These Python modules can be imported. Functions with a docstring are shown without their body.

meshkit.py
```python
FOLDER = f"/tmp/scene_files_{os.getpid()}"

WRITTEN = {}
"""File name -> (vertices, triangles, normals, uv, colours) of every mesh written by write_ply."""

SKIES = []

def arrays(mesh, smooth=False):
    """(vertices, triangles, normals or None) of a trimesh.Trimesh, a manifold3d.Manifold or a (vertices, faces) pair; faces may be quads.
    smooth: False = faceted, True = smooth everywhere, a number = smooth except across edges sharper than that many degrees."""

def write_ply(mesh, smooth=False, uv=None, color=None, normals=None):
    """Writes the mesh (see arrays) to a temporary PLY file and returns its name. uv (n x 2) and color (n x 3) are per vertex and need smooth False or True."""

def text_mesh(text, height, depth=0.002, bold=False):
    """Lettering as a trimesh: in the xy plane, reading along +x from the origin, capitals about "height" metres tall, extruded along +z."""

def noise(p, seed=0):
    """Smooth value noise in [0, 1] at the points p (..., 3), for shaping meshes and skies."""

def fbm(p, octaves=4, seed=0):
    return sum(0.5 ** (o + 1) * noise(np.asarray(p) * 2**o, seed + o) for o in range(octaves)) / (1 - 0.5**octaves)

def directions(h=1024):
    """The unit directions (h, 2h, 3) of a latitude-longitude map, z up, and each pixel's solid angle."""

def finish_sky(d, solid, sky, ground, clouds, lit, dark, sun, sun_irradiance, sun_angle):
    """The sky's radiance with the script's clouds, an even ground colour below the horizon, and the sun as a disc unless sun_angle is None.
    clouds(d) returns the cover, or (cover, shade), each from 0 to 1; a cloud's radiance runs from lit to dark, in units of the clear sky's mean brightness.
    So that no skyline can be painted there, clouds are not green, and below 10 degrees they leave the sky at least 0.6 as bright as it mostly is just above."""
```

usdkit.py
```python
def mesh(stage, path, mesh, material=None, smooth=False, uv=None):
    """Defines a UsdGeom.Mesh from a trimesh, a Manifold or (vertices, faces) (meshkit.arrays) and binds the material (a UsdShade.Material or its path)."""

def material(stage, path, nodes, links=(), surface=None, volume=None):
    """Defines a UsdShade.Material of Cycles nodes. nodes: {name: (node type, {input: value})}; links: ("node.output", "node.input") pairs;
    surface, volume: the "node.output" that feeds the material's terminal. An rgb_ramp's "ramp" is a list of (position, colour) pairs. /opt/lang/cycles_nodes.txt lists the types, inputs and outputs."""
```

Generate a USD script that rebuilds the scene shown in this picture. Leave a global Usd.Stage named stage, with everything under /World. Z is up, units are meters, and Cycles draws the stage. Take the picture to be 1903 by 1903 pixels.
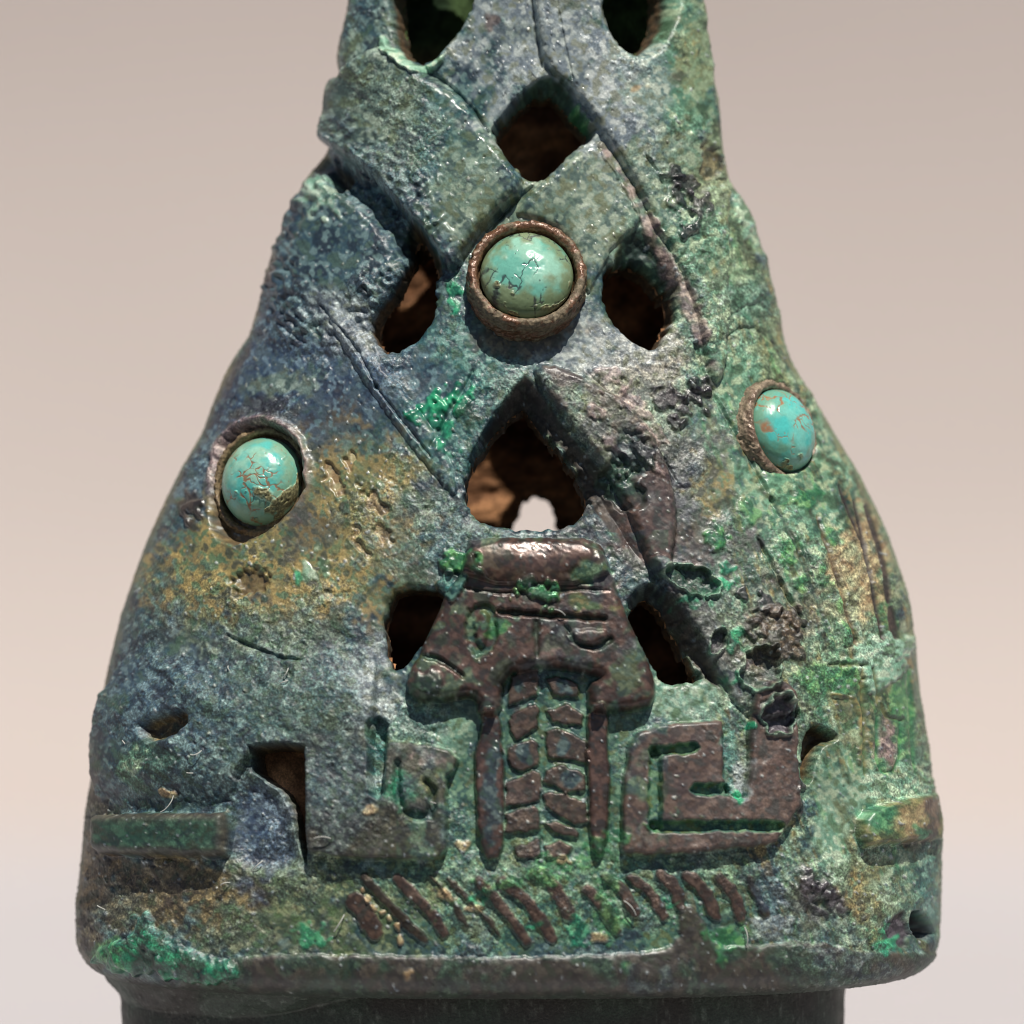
import math
import numpy as np
from scipy import ndimage as ndi
import usdkit, meshkit
from pxr import Usd, UsdGeom, UsdLux, UsdShade, Gf, Sdf, Vt

stage = Usd.Stage.CreateInMemory()
UsdGeom.Xform.Define(stage, '/World')
UsdGeom.Scope.Define(stage, '/World/Looks')
U = 0.060 / 1903            # one working unit (1903 of them span 60 mm) in metres
D = 0.50                    # camera distance from the plane y = 0
DU = D / U

# ---------------------------------------------------------------- camera, sky, sun
cam = UsdGeom.Camera.Define(stage, '/World/camera')
cam.CreateHorizontalApertureAttr(36.0); cam.CreateVerticalApertureAttr(36.0)
cam.CreateFocalLengthAttr(36.0 * D / 0.060)
cam.CreateFStopAttr(26.0); cam.CreateFocusDistanceAttr(D - 0.0095)
cam.CreateClippingRangeAttr(Gf.Vec2f(0.01, 100))
cam.CreateExposureAttr(-0.05)
cam.AddTranslateOp().Set(Gf.Vec3d(0, -D, 0)); cam.AddRotateXOp().Set(90)

SUN = np.array([0.14, -0.44, 0.885]); SUN /= np.linalg.norm(SUN)
elev, azim = math.asin(SUN[2]), math.atan2(SUN[0], SUN[1])
sky = UsdLux.DomeLight.Define(stage, '/World/sky')
skym = usdkit.material(stage, '/World/Looks/sky', {
    's': ('sky_texture', {'sky_type': 'single_scattering', 'sun_disc': False, 'sun_elevation': elev, 'sun_rotation': azim}),
    'b': ('background_shader', {'strength': 0.05})}, [('s.color', 'b.color')], surface='b.background')
UsdShade.MaterialBindingAPI.Apply(sky.GetPrim()).Bind(skym)
sky.GetPrim().SetCustomDataByKey('kind', 'structure')
sun = UsdLux.DistantLight.Define(stage, '/World/sun')
sun.CreateNormalizeAttr(True); sun.CreateIntensityAttr(1.25); sun.CreateAngleAttr(0.55); sun.CreateColorAttr(Gf.Vec3f(1, .95, .87))
sun.AddRotateXOp().Set(0)
sun.ClearXformOpOrder()
zax = SUN; xax = np.cross([0, 0, 1], zax); xax /= np.linalg.norm(xax); yax = np.cross(zax, xax)
M = np.eye(4); M[0, :3], M[1, :3], M[2, :3] = xax, yax, zax
sun.MakeMatrixXform().Set(Gf.Matrix4d(*M.ravel().tolist()))

# ---------------------------------------------------------------- helpers
def lin(c):
    c = np.asarray(c, float) / 255
    return np.where(c <= .04045, c / 12.92, ((c + .055) / 1.055) ** 2.4)

def sm(a, b, x):
    t = np.clip((x - a) / (b - a), 0, 1)
    return t * t * (3 - 2 * t)

counts = {}
def path(name, parent='/World'):
    k = counts.get((parent, name), 0); counts[(parent, name)] = k + 1
    return f'{parent}/{name}' + (f'_{k:03d}' if k else '')

def write(name, v, f, n, mat, parent, tint=None, gloss=None, label=None, grit=None):
    p = path(name, parent)
    m = UsdGeom.Mesh.Define(stage, p)
    m.CreatePointsAttr(Vt.Vec3fArray.FromNumpy(np.ascontiguousarray(v, np.float32)))
    f = np.asarray(f)
    m.CreateFaceVertexCountsAttr(Vt.IntArray.FromNumpy(np.full(len(f), 3, np.int32)))
    m.CreateFaceVertexIndicesAttr(Vt.IntArray.FromNumpy(np.ascontiguousarray(f, np.int32).ravel()))
    m.CreateSubdivisionSchemeAttr('none')
    if n is not None:
        m.CreateNormalsAttr(Vt.Vec3fArray.FromNumpy(np.ascontiguousarray(n, np.float32))); m.SetNormalsInterpolation('vertex')
    pv = UsdGeom.PrimvarsAPI(m)
    if tint is not None:
        pv.CreatePrimvar('tint', Sdf.ValueTypeNames.Color3fArray, 'vertex').Set(Vt.Vec3fArray.FromNumpy(np.ascontiguousarray(tint, np.float32)))
    if gloss is not None:
        pv.CreatePrimvar('gloss', Sdf.ValueTypeNames.FloatArray, 'vertex').Set(Vt.FloatArray.FromNumpy(np.ascontiguousarray(gloss, np.float32)))
    if tint is not None:
        pv.CreatePrimvar('grit', Sdf.ValueTypeNames.FloatArray, 'vertex').Set(Vt.FloatArray.FromNumpy(np.ascontiguousarray(np.full(len(v), .5) if grit is None else grit, np.float32)))
    UsdShade.MaterialBindingAPI.Apply(m.GetPrim()).Bind(mat)
    if label: m.GetPrim().SetCustomDataByKey('label', label)
    return m.GetPrim()

def vnormals(v, f):
    fn = np.cross(v[f[:, 1]] - v[f[:, 0]], v[f[:, 2]] - v[f[:, 0]])
    n = np.zeros_like(v)
    for k in range(3):
        for c in range(3):
            n[:, c] += np.bincount(f[:, k], fn[:, c], len(v))
    return n / np.maximum(np.linalg.norm(n, axis=1, keepdims=True), 1e-30)

# ---------------------------------------------------------------- materials
def patina(name, spec=0.5, extra=None, bump=0.35, sub=0.0):
    nodes = {
        't': ('attribute', {'attribute': 'tint'}), 'g': ('attribute', {'attribute': 'gloss'}), 'k': ('attribute', {'attribute': 'grit'}),
        'tc': ('texture_coordinate', {}),
        'n1': ('noise_texture', {'scale': 7600.0, 'detail': 2.0, 'roughness': 0.6}),
        'n2': ('voronoi_texture', {'scale': 5200.0, 'randomness': 1.0}),
        'mr': ('map_range', {'from_min': .32, 'from_max': .68, 'to_min': -1.0, 'to_max': 1.0}),
        'mk': ('math', {'math_type': 'multiply'}), 'ex': ('math', {'math_type': 'power', 'value1': 2.1}),
        'mul': ('vector_math', {'math_type': 'scale'}),
        'hs': ('math', {'math_type': 'multiply_add', 'value2': -.6}),
        'ks': ('math', {'math_type': 'multiply', 'value2': bump}),
        'bp': ('bump', {'distance': 0.00007}),
        'p': ('principled_bsdf', {'specular_ior_level': spec, 'subsurface_weight': sub, 'subsurface_scale': 0.0004, **(extra or {})})}
    links = [('tc.object', 'n1.vector'), ('tc.object', 'n2.vector'), ('n1.fac', 'mr.value'), ('mr.result', 'mk.value1'), ('k.fac', 'mk.value2'), ('mk.value', 'ex.value2'),
             ('t.color', 'mul.vector1'), ('ex.value', 'mul.scale'), ('mul.vector', 'p.base_color'), ('g.fac', 'p.roughness'),
             ('n2.distance', 'hs.value1'), ('n1.fac', 'hs.value3'), ('hs.value', 'bp.height'), ('k.fac', 'ks.value1'), ('ks.value', 'bp.strength'), ('bp.normal', 'p.normal')]
    return usdkit.material(stage, '/World/Looks/' + name, nodes, links, surface='p.BSDF')

bronze = patina('bronze_patina', .72, bump=.5)
copper = patina('copper_brown_patina', .6, {'metallic': 0.3}, bump=.9)
earth = patina('inner_earth', .2, bump=.8)
stone = patina('turquoise', .6, bump=0.0)

# ---------------------------------------------------------------- the setting: a pale sweep behind and below
ZT = -0.0425
def sheet(name, prof, xs, mat, label, cat):
    v = np.array([(x, y, z) for y, z in prof for x in xs]); nx = len(xs); f = []
    for i in range(len(prof) - 1):
        for j in range(nx - 1):
            a = i * nx + j
            f += [(a, a + 1, a + nx + 1), (a, a + nx + 1, a + nx)]
    f = np.array(f)
    p = write(name, v, f, vnormals(v, f), mat, '/World')
    p.SetCustomDataByKey('kind', 'structure'); p.SetCustomDataByKey('label', label); p.SetCustomDataByKey('category', cat)
def matte(name, c0, c1):
    return usdkit.material(stage, '/World/Looks/' + name, {
        'tc': ('texture_coordinate', {}), 'n': ('noise_texture', {'scale': 14.0, 'detail': 4.0}),
        'r': ('rgb_ramp', {'ramp': [(.3, c0), (.7, c1)]}), 'p': ('principled_bsdf', {'roughness': .8, 'specular_ior_level': .2})},
        [('tc.object', 'n.vector'), ('n.fac', 'r.fac'), ('r.color', 'p.base_color')], surface='p.BSDF')
sheet('table_top', [(-.035, ZT), (.1, ZT), (.3, ZT), (.60, ZT)], np.linspace(-.9, .9, 9), matte('pale_table', (.455, .43, .435), (.49, .465, .47)), 'blurred pale table surface behind the base of the fitting', 'table top')
wy, wz, prof = .590, ZT - .02, []
for k in range(170):
    prof.append((wy, wz)); a = math.radians(np.interp(wz, [-.062, -.04, .0, .07], [12, 34, 66, 86])); wy += .006 * math.cos(a); wz += .006 * math.sin(a)
sheet('wall', prof, np.linspace(-1.2, 1.2, 9), matte('beige_wall', (.432, .378, .352), (.458, .402, .375)), 'blurred pinkish beige wall far behind the fitting', 'wall')

# ---------------------------------------------------------------- design maps of the front face (relief, patina, openings)
CS = 1.5
X0, Y0, X1, Y1 = -60, -330, 1963, 2060
W, Hh = int((X1 - X0) / CS), int((Y1 - Y0) / CS)
XX, YY = np.meshgrid(X0 + np.arange(W) * CS, Y0 + np.arange(Hh) * CS)
def fld(cell, seed, oct=1, cy=None, rot=0):
    """smooth random field over the face, about -1..1"""
    out = 0; amp = 1; tot = 0
    for o in range(oct):
        c = cell / 2 ** o / CS; d = (cy or cell) / 2 ** o / CS
        r = np.random.default_rng(seed * 31 + o)
        if rot:
            L = int(math.hypot(W, Hh))
            g = r.standard_normal((int(L / d) + 4, int(L / c) + 4))
            cx_, cy_ = XX / CS, YY / CS
            u = cx_ * math.cos(rot) + cy_ * math.sin(rot); w_ = -cx_ * math.sin(rot) + cy_ * math.cos(rot)
            z = ndi.map_coordinates(g, [(w_ - w_.min()) / d, (u - u.min()) / c], order=1, mode='wrap')
        else:
            g = r.standard_normal((int(Hh / d) + 5, int(W / c) + 5))
            g = ndi.spline_filter(g, 3) if c > 3 else g
            iy = np.arange(Hh) / d + 1; ix = np.arange(W) / c + 1
            z = ndi.map_coordinates(g, np.meshgrid(iy, ix, indexing='ij'), order=3 if c > 3 else 1, prefilter=False)
        out = out + amp * z; tot += amp * amp; amp *= .55
    return (out / math.sqrt(tot) * .6).astype(np.float32)

N8, N14, N30, N70, N160 = fld(8, 1), fld(14, 2, 2), fld(30, 3, 3), fld(70, 4, 3), fld(160, 5, 4)
N5 = fld(4.5, 6)
WX, WY = fld(40, 7, 3) * 9, fld(40, 8, 3) * 9

HGT = np.zeros((Hh, W), np.float32)
TINT = np.zeros((Hh, W, 3), np.float32)
GLO = np.full((Hh, W), .5, np.float32)
GRA = np.full((Hh, W), 1.0, np.float32)
LAB = np.zeros((Hh, W), np.int16)
HOLE = np.full((Hh, W), 60, np.float32)      # signed distance, negative inside an opening
COP = np.zeros((Hh, W), bool)

def inside(poly, gx, gy):
    P = np.asarray(poly, float); r = np.zeros(gx.shape, bool)
    for (x1, y1), (x2, y2) in zip(P, np.roll(P, -1, 0)):
        if y1 == y2: continue
        c = ((y1 > gy) != (y2 > gy)) & (gx < (x2 - x1) * (gy - y1) / (y2 - y1) + x1)
        r ^= c
    return r

def chaikin(P, n=2):
    P = np.asarray(P, float)
    for _ in range(n):
        Q = np.roll(P, -1, 0)
        P = np.stack([.75 * P + .25 * Q, .25 * P + .75 * Q], 1).reshape(-1, 2)
    return P

def sdf(poly, margin=40, smooth=1, rag=1.5):
    """window slices and signed distance (positive inside)"""
    P = chaikin(poly, smooth) if smooth else np.asarray(poly, float)
    x0, y0 = P.min(0) - margin; x1, y1 = P.max(0) + margin
    i0, i1 = max(0, int((y0 - Y0) / CS)), min(Hh, int((y1 - Y0) / CS) + 1)
    j0, j1 = max(0, int((x0 - X0) / CS)), min(W, int((x1 - X0) / CS) + 1)
    s = np.s_[i0:i1, j0:j1]
    gx, gy = XX[s], YY[s]
    d = np.full(gx.shape, 1e9)
    for a, b in zip(P, np.roll(P, -1, 0)):      # exact distance to the outline
        e = b - a; L = e @ e
        if L == 0: continue
        t = np.clip(((gx - a[0]) * e[0] + (gy - a[1]) * e[1]) / L, 0, 1)
        d = np.minimum(d, (gx - a[0] - t * e[0]) ** 2 + (gy - a[1] - t * e[1]) ** 2)
    d = np.sqrt(d) * np.where(inside(P, gx, gy), 1, -1)
    return s, d + rag * (N14[s] + .7 * N30[s] + .5 * N8[s])

labels = [None]
def newlabel(name, parent=None, label=None):
    labels.append((name, parent, label)); return len(labels) - 1

def dome(t):
    t = np.clip(t, 0, 1); return np.sqrt(1 - (1 - t) ** 2)

def raise_(poly, h, bevel, lab=None, smooth=1, rag=1.5, prof=dome, lip=0):
    s, d = sdf(poly, 20, smooth, rag)
    HGT[s] += h * prof(d / bevel + (.0 if prof is dome else .5))
    if lab is not None:
        LAB[s][d > -lip] = lab
    return s, d

def cut(poly, h, bevel, smooth=1, rag=1.5, lab=None):
    s, d = sdf(poly, 20, smooth, rag)
    HGT[s] -= h * sm(-bevel * .4, bevel, d)
    if lab is not None: LAB[s][d > 0] = lab
    return s, d

def stroke(pts, w):
    """outline of a rounded stroke through pts"""
    P = np.asarray(pts, float); w = np.broadcast_to(w, len(P)).astype(float)
    t = np.gradient(P, axis=0); t /= np.linalg.norm(t, axis=1, keepdims=True)
    n = np.stack([-t[:, 1], t[:, 0]], 1)
    a, b = P + n * w[:, None] / 2, P - n * w[:, None] / 2
    return np.vstack([P[:1] - t[:1] * w[0] * .35, a, P[-1:] + t[-1:] * w[-1] * .35, b[::-1]])

PAL = {
    'slate':   [(52, 80, 88), (38, 54, 64), (98, 124, 122), (66, 92, 80)],
    'slateb':  [(52, 70, 94), (36, 48, 68), (92, 114, 130), (66, 82, 96)],
    'teal':    [(48, 104, 98), (32, 72, 74), (100, 148, 134), (62, 98, 80)],
    'sage':    [(118, 140, 118), (86, 108, 94), (150, 164, 138), (110, 118, 86)],
    'pale':    [(116, 160, 130), (82, 126, 100), (164, 184, 146), (72, 102, 74)],
    'mint':    [(150, 190, 164), (120, 168, 140), (188, 208, 180), (102, 134, 104)],
    'ochre':   [(138, 128, 78), (168, 146, 88), (92, 112, 74), (80, 78, 58)],
    'olive':   [(98, 104, 64), (72, 84, 56), (128, 124, 78), (84, 110, 70)],
    'sand':    [(176, 150, 110), (150, 120, 84), (190, 172, 128), (126, 104, 76)],
    'brown':   [(84, 64, 58), (70, 55, 52), (102, 79, 70), (64, 58, 56)],
    'dkbrown': [(60, 50, 44), (48, 42, 38), (74, 62, 52), (56, 56, 46)],
    'umber':   [(96, 76, 48), (70, 54, 36), (120, 96, 58), (64, 60, 40)],
    'purple':  [(70, 62, 70), (48, 42, 50), (100, 94, 100), (74, 76, 72)],
    'black':   [(44, 38, 44), (30, 26, 32), (70, 64, 70), (40, 44, 44)],
    'emerald': [(20, 142, 98), (12, 104, 76), (58, 172, 122), (30, 120, 92)],
    'green':   [(56, 128, 76), (40, 98, 62), (96, 156, 92), (62, 112, 84)],
    'dkgreen': [(38, 70, 56), (28, 52, 46), (58, 92, 72), (44, 60, 44)],
    'ground':  [(70, 114, 90), (46, 88, 80), (108, 144, 108), (92, 108, 66)],
    'grey':    [(152, 162, 164), (116, 128, 136), (186, 192, 188), (136, 140, 126)],  # lightened so the upper straps carry a painted highlight
    'mauve':   [(148, 124, 120), (112, 94, 96), (176, 152, 142), (106, 100, 86)],
}
PALL = {k: [lin(c) for c in v] for k, v in PAL.items()}
M1, M2, M3 = fld(22, 21, 3), fld(11, 22, 2), fld(5, 23)
def palcol(key, s):
    c = PALL[key]
    a = sm(-.1, .5, M1[s] + .3 * M3[s])[..., None]; b = sm(.15, .6, M2[s] + .4 * M3[s])[..., None]; e = sm(.2, .6, -M2[s] * .7 + M1[s] * -.5)[..., None]
    col = c[0] * (1 - a) + c[1] * a
    col = col * (1 - e) + c[3] * e
    return col * (1 - b) + c[2] * b

ALL = np.s_[:, :]
def paint(s, w, key, gloss=None, grain=None):
    w = np.clip(w, 0, 1).astype(np.float32); w3 = w[..., None]
    TINT[s] = TINT[s] * (1 - w3) + palcol(key, s) * w3
    if gloss is not None: GLO[s] = GLO[s] * (1 - w) + gloss * w
    if grain is not None: GRA[s] = GRA[s] * (1 - w) + grain * w

def blob(x, y, rx, ry, key, op=1., rot=0, soft=.35, rag=.45, gloss=None, grain=None, h=0, fine=.2):
    r = max(rx, ry) * 1.9 + 10
    i0, i1 = max(0, int((y - r - Y0) / CS)), min(Hh, int((y + r - Y0) / CS)); j0, j1 = max(0, int((x - r - X0) / CS)), min(W, int((x + r - X0) / CS))
    if i1 <= i0 or j1 <= j0: return
    s = np.s_[i0:i1, j0:j1]
    gx, gy = XX[s] + WX[s] - x, YY[s] + WY[s] - y
    c, n = math.cos(math.radians(rot)), math.sin(math.radians(rot))
    d = np.hypot((gx * c + gy * n) / rx, (-gx * n + gy * c) / ry)
    d = d + rag * (N30[s] if min(rx, ry) > 22 else N14[s]) + fine * N8[s]
    w = sm(1 + soft, 1 - soft, d) * op
    paint(s, w, key, gloss, grain)
    if h: HGT[s] += h * w

# --- base patina by region, plus a painted highlight at the upper centre
paint(ALL, np.ones((Hh, W)), 'slate', .42, 1.0)
for a in [
    (430, 760, 220, 420, 'slateb', .55), (300, 1300, 240, 260, 'slate', .8), (620, 500, 170, 170, 'slate', .9),
    (860, 150, 160, 220, 'slate', .6), (790, 300, 180, 170, 'slate', .55), (850, 260, 90, 90, 'teal', .4), (900, 330, 70, 90, 'sage', .5), (700, 190, 90, 110, 'sage', .5),
    (1010, 60, 130, 170, 'grey', .75), (1100, 250, 110, 190, 'grey', .8), (1090, 380, 120, 110, 'sage', .8), (900, 400, 90, 60, 'sage', .6),  # pale grey deposit here also paints in the highlight on the upper straps
    (1260, 120, 90, 260, 'pale', .85), (1300, 420, 110, 240, 'pale', .8), (1180, 220, 60, 140, 'grey', .55), (1240, 330, 80, 90, 'sage', .7),
    (1400, 700, 150, 320, 'pale', .9), (1480, 1000, 220, 330, 'pale', .85), (1580, 1300, 200, 300, 'olive', .75), (1500, 1130, 90, 180, 'pale', .8),
    (1640, 1550, 190, 180, 'pale', .7), (1560, 1640, 140, 110, 'sage', .7),
    (1180, 760, 140, 190, 'sage', .8), (1230, 950, 160, 200, 'purple', .75), (1180, 680, 90, 80, 'mauve', .5), (1090, 640, 120, 60, 'grey', .7),
    (860, 660, 130, 80, 'teal', .6), (830, 740, 110, 120, 'teal', .6), (700, 700, 120, 130, 'slateb', .7), (640, 620, 60, 60, 'grey', .7),
    (600, 900, 150, 130, 'ochre', .85), (560, 1060, 230, 110, 'ochre', .85), (380, 1080, 110, 110, 'ochre', .6), (700, 950, 90, 130, 'olive', .8),
    (770, 1000, 80, 80, 'slate', .8), (520, 1250, 260, 90, 'slate', .85), (430, 1190, 180, 60, 'olive', .5), (400, 1370, 220, 130, 'slate', .8),
    (620, 1430, 100, 150, 'dkgreen', .5), (1000, 1440, 330, 190, 'ground', .8), (1010, 1650, 560, 95, 'ground', .75), (520, 1680, 220, 110, 'olive', .6),
    (300, 1650, 160, 70, 'umber', .75), (170, 1600, 60, 260, 'umber', .7), (1280, 1300, 120, 60, 'mint', .6), (790, 1350, 90, 50, 'mint', .5), (1370, 1130, 160, 120, 'purple', .55),
    (690, 1290, 50, 80, 'grey', .8), (500, 1530, 75, 90, 'slateb', .8), (510, 1480, 60, 60, 'grey', .45),
]:
    blob(*a)
for a in [(1320, 320, 40, 120, 'ochre', .45), (1440, 620, 30, 120, 'ochre', .45), (1290, 90, 30, 120, 'ochre', .35), (1380, 520, 50, 90, 'ochre', .3), (1690, 1250, 30, 200, 'sage', .6), (1500, 1420, 60, 110, 'teal', .35)]: blob(*a)
# large soft variation
paint(ALL, sm(.35, .9, N160) * .35, 'sage', .42); paint(ALL, sm(.5, 1., -N160 + .3 * N30) * .35, 'dkgreen')

for a in [(1060, 120, 150, 260, .8), (1120, 320, 120, 170, .9), (900, 330, 90, 120, .6), (860, 120, 140, 160, .5), (1230, 250, 80, 260, .5), (1000, 380, 120, 60, .8)]:
    gx_, gy_ = (XX + WX - a[0]) / a[2], (YY + WY - a[1]) / a[3]; w = sm(1.3, .5, np.hypot(gx_, gy_) + .3 * N30) * a[4]; GLO = GLO * (1 - w) + .27 * w; GRA = GRA * (1 - w) + .45 * w
GLO = GLO.astype(np.float32); GRA = GRA.astype(np.float32)
ST1, ST2 = fld(90, 71, 2, cy=11, rot=math.radians(68)), fld(70, 72, 2, cy=9, rot=math.radians(72))
fl = sm(1250, 1420, XX + .0 * YY - 60 * N70) * sm(200, 420, YY)
for F_, k_, lo, op in [(ST1, 'dkgreen', .15, .7), (ST2, 'ochre', .3, .55), (-ST1, 'mint', .45, .5), (-ST2, 'green', .35, .6), (ST1 * .6 - ST2 * .6, 'umber', .45, .6)]:
    paint(ALL, sm(lo, lo + .4, F_ + .25 * N8) * op * fl, k_)
for a in [(620, 480, 130, 190, 'slateb', .7), (480, 690, 110, 190, 'slateb', .7), (640, 720, 100, 120, 'slateb', .6), (640, 1000, 150, 90, 'ochre', .45), (690, 880, 70, 80, 'ochre', .5), (420, 1330, 240, 150, 'slate', .6), (480, 1290, 220, 70, 'dkgreen', .35), (300, 1290, 110, 130, 'slateb', .5)]: blob(*a)
# --- openings of the front wall
HOLES = [
    [(713, -60), (722, 40), (730, 72), (745, 98), (765, 112), (790, 118), (812, 102), (840, 72), (864, 36), (880, 0), (892, -60)],
    [(1128, -70), (1121, 15), (1130, 45), (1150, 80), (1178, 104), (1200, 99), (1225, 72), (1241, 40), (1246, 0), (1240, -70)],
    [(912, 250), (945, 205), (1012, 165), (1052, 190), (1078, 225), (1108, 247), (1065, 280), (1018, 328), (994, 340), (966, 326), (938, 290)],
    [(762, 440), (786, 446), (808, 500), (812, 570), (782, 624), (726, 661), (698, 642), (683, 606), (704, 576), (738, 535), (756, 490)],
    [(1120, 540), (1126, 498), (1150, 484), (1195, 482), (1235, 512), (1255, 545), (1263, 582), (1245, 615), (1226, 646), (1205, 650), (1170, 630), (1135, 592)],
    [(966, 745), (985, 760), (1025, 820), (1068, 868), (1092, 908), (1096, 938), (1076, 966), (1040, 983), (980, 985), (900, 976), (870, 952), (861, 900), (876, 848), (905, 812), (938, 775)],
    [(724, 1104), (760, 1092), (828, 1098), (816, 1135), (800, 1165), (774, 1215), (742, 1250), (720, 1222), (711, 1170)],
    [(1166, 1140), (1200, 1102), (1228, 1118), (1262, 1180), (1290, 1235), (1310, 1268), (1228, 1272), (1211, 1232), (1188, 1192), (1171, 1156)],
    [(612, 320), (632, 322), (640, 336), (626, 364), (616, 345)],
]
hole_sd = []
for k, P in enumerate(HOLES):
    s, d = sdf(P, 60, 1, 2.2)
    HOLE[s] = np.minimum(HOLE[s], -d); hole_sd.append((s, d))
HGT -= 13 * (1 - dome(HOLE / 16)) * (HOLE < 16)          # rounded edges
HGT[HOLE < 0] = -13

def facet(poly, depth, key=None):
    """a chamfered flank that falls from the outline of poly down to the nearest opening"""
    s, d = sdf(poly, 5, 1, 1.)
    hd = np.maximum(HOLE[s], 0); t = np.where(d > 0, d / (d + hd + 1e-3), 0)
    HGT[s] -= depth * sm(0, 1, t)
    if key: paint(s, sm(2, 10, d) * .95, key, .6, .35)
facet([(968, 690), (990, 700), (1060, 800), (1135, 890), (1180, 980), (1205, 1050), (1165, 1040), (1120, 980), (1100, 950), (1060, 850), (975, 770), (930, 790), (880, 850), (860, 880), (900, 790)], 48, 'dkbrown')
facet([(902, 252), (940, 200), (1010, 128), (1062, 160), (1086, 212), (1116, 245), (1085, 275), (1070, 225), (1012, 170), (940, 240)], 44, 'dkgreen')
facet([(752, 400), (790, 425), (835, 505), (806, 525), (780, 480), (762, 500)], 50, 'umber')
facet([(1135, 500), (1150, 440), (1185, 415), (1235, 440), (1262, 520), (1262, 560), (1200, 490)], 34, 'dkgreen')
facet([(1150, 1130), (1196, 1075), (1250, 1100), (1300, 1170), (1352, 1285), (1310, 1275), (1230, 1130)], 46, 'dkbrown')
facet([(600, 285), (655, 318), (650, 345), (618, 372), (606, 330)], 34, 'umber')

# --- crossing bands of the openwork
L_band = [newlabel('lattice_band', None, 'broad band running from the upper left edge down to the central turquoise'), newlabel('lattice_band', None, 'pale band on the right of the diamond opening'), newlabel('lattice_band', None, 'short band under the diamond opening, right of the central turquoise'), newlabel('lattice_band', None, 'rough dark band right of the triangular opening'), newlabel('lattice_band', None, 'narrow ridge left of the triangular opening')]
raise_([(585, 255), (596, 190), (650, 120), (715, 82), (760, 118), (860, 178), (905, 245), (938, 290), (985, 345), (930, 395), (885, 440), (845, 520), (800, 462), (752, 400), (688, 328), (640, 292)], 36, 20, L_band[0], 2)
raise_([(1012, 126), (1075, 180), (1118, 248), (1182, 350), (1212, 420), (1252, 480), (1280, 540), (1304, 640), (1318, 720), (1350, 700), (1350, 420), (1330, 250), (1310, 60), (1290, -60), (1255, -60), (1246, 30), (1205, 110), (1150, 95), (1118, 30), (1115, -60), (985, -60), (995, 40)], 22, 15, L_band[1], 2)
raise_([(1112, 262), (1175, 365), (1196, 420), (1150, 445), (1118, 500), (1090, 560), (1085, 500), (1060, 440), (1000, 405), (945, 402), (990, 352), (1060, 290)], 12, 14, L_band[2], 2)
s, d = sdf(stroke([(596, 300), (680, 352), (745, 425), (792, 520)], [30, 46, 46, 30]), 30, 2, 2); HGT[s] -= 24 * sm(-20, 16, d)
raise_([(1000, 672), (1085, 700), (1180, 760), (1240, 860), (1260, 960), (1245, 1075), (1205, 1060), (1180, 980), (1135, 890), (1060, 795), (988, 698)], 24, 15, L_band[3], 2)
s, d = sdf([(1000, 672), (1085, 700), (1180, 760), (1240, 860), (1262, 960), (1250, 1075), (1205, 1060), (1180, 980), (1135, 890), (1060, 795), (988, 698)], 10, 2, 4); paint(s, sm(-4, 10, d) * sm(-.5, .3, N30[s] + .5 * N70[s]) * .75, 'brown', .3, .5); paint(s, sm(-4, 10, d) * sm(.2, .6, -N30[s] + .4 * N14[s]) * .6, 'black', .3, .6)
raise_([(600, 560), (645, 585), (720, 690), (800, 790), (845, 870), (850, 930), (820, 900), (770, 840), (700, 740), (640, 650)], 9, 16, L_band[4], 2)
blob(640, 470, 120, 150, 'slate', .7, 20, .6, .15, .46, .85, h=26)
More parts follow.
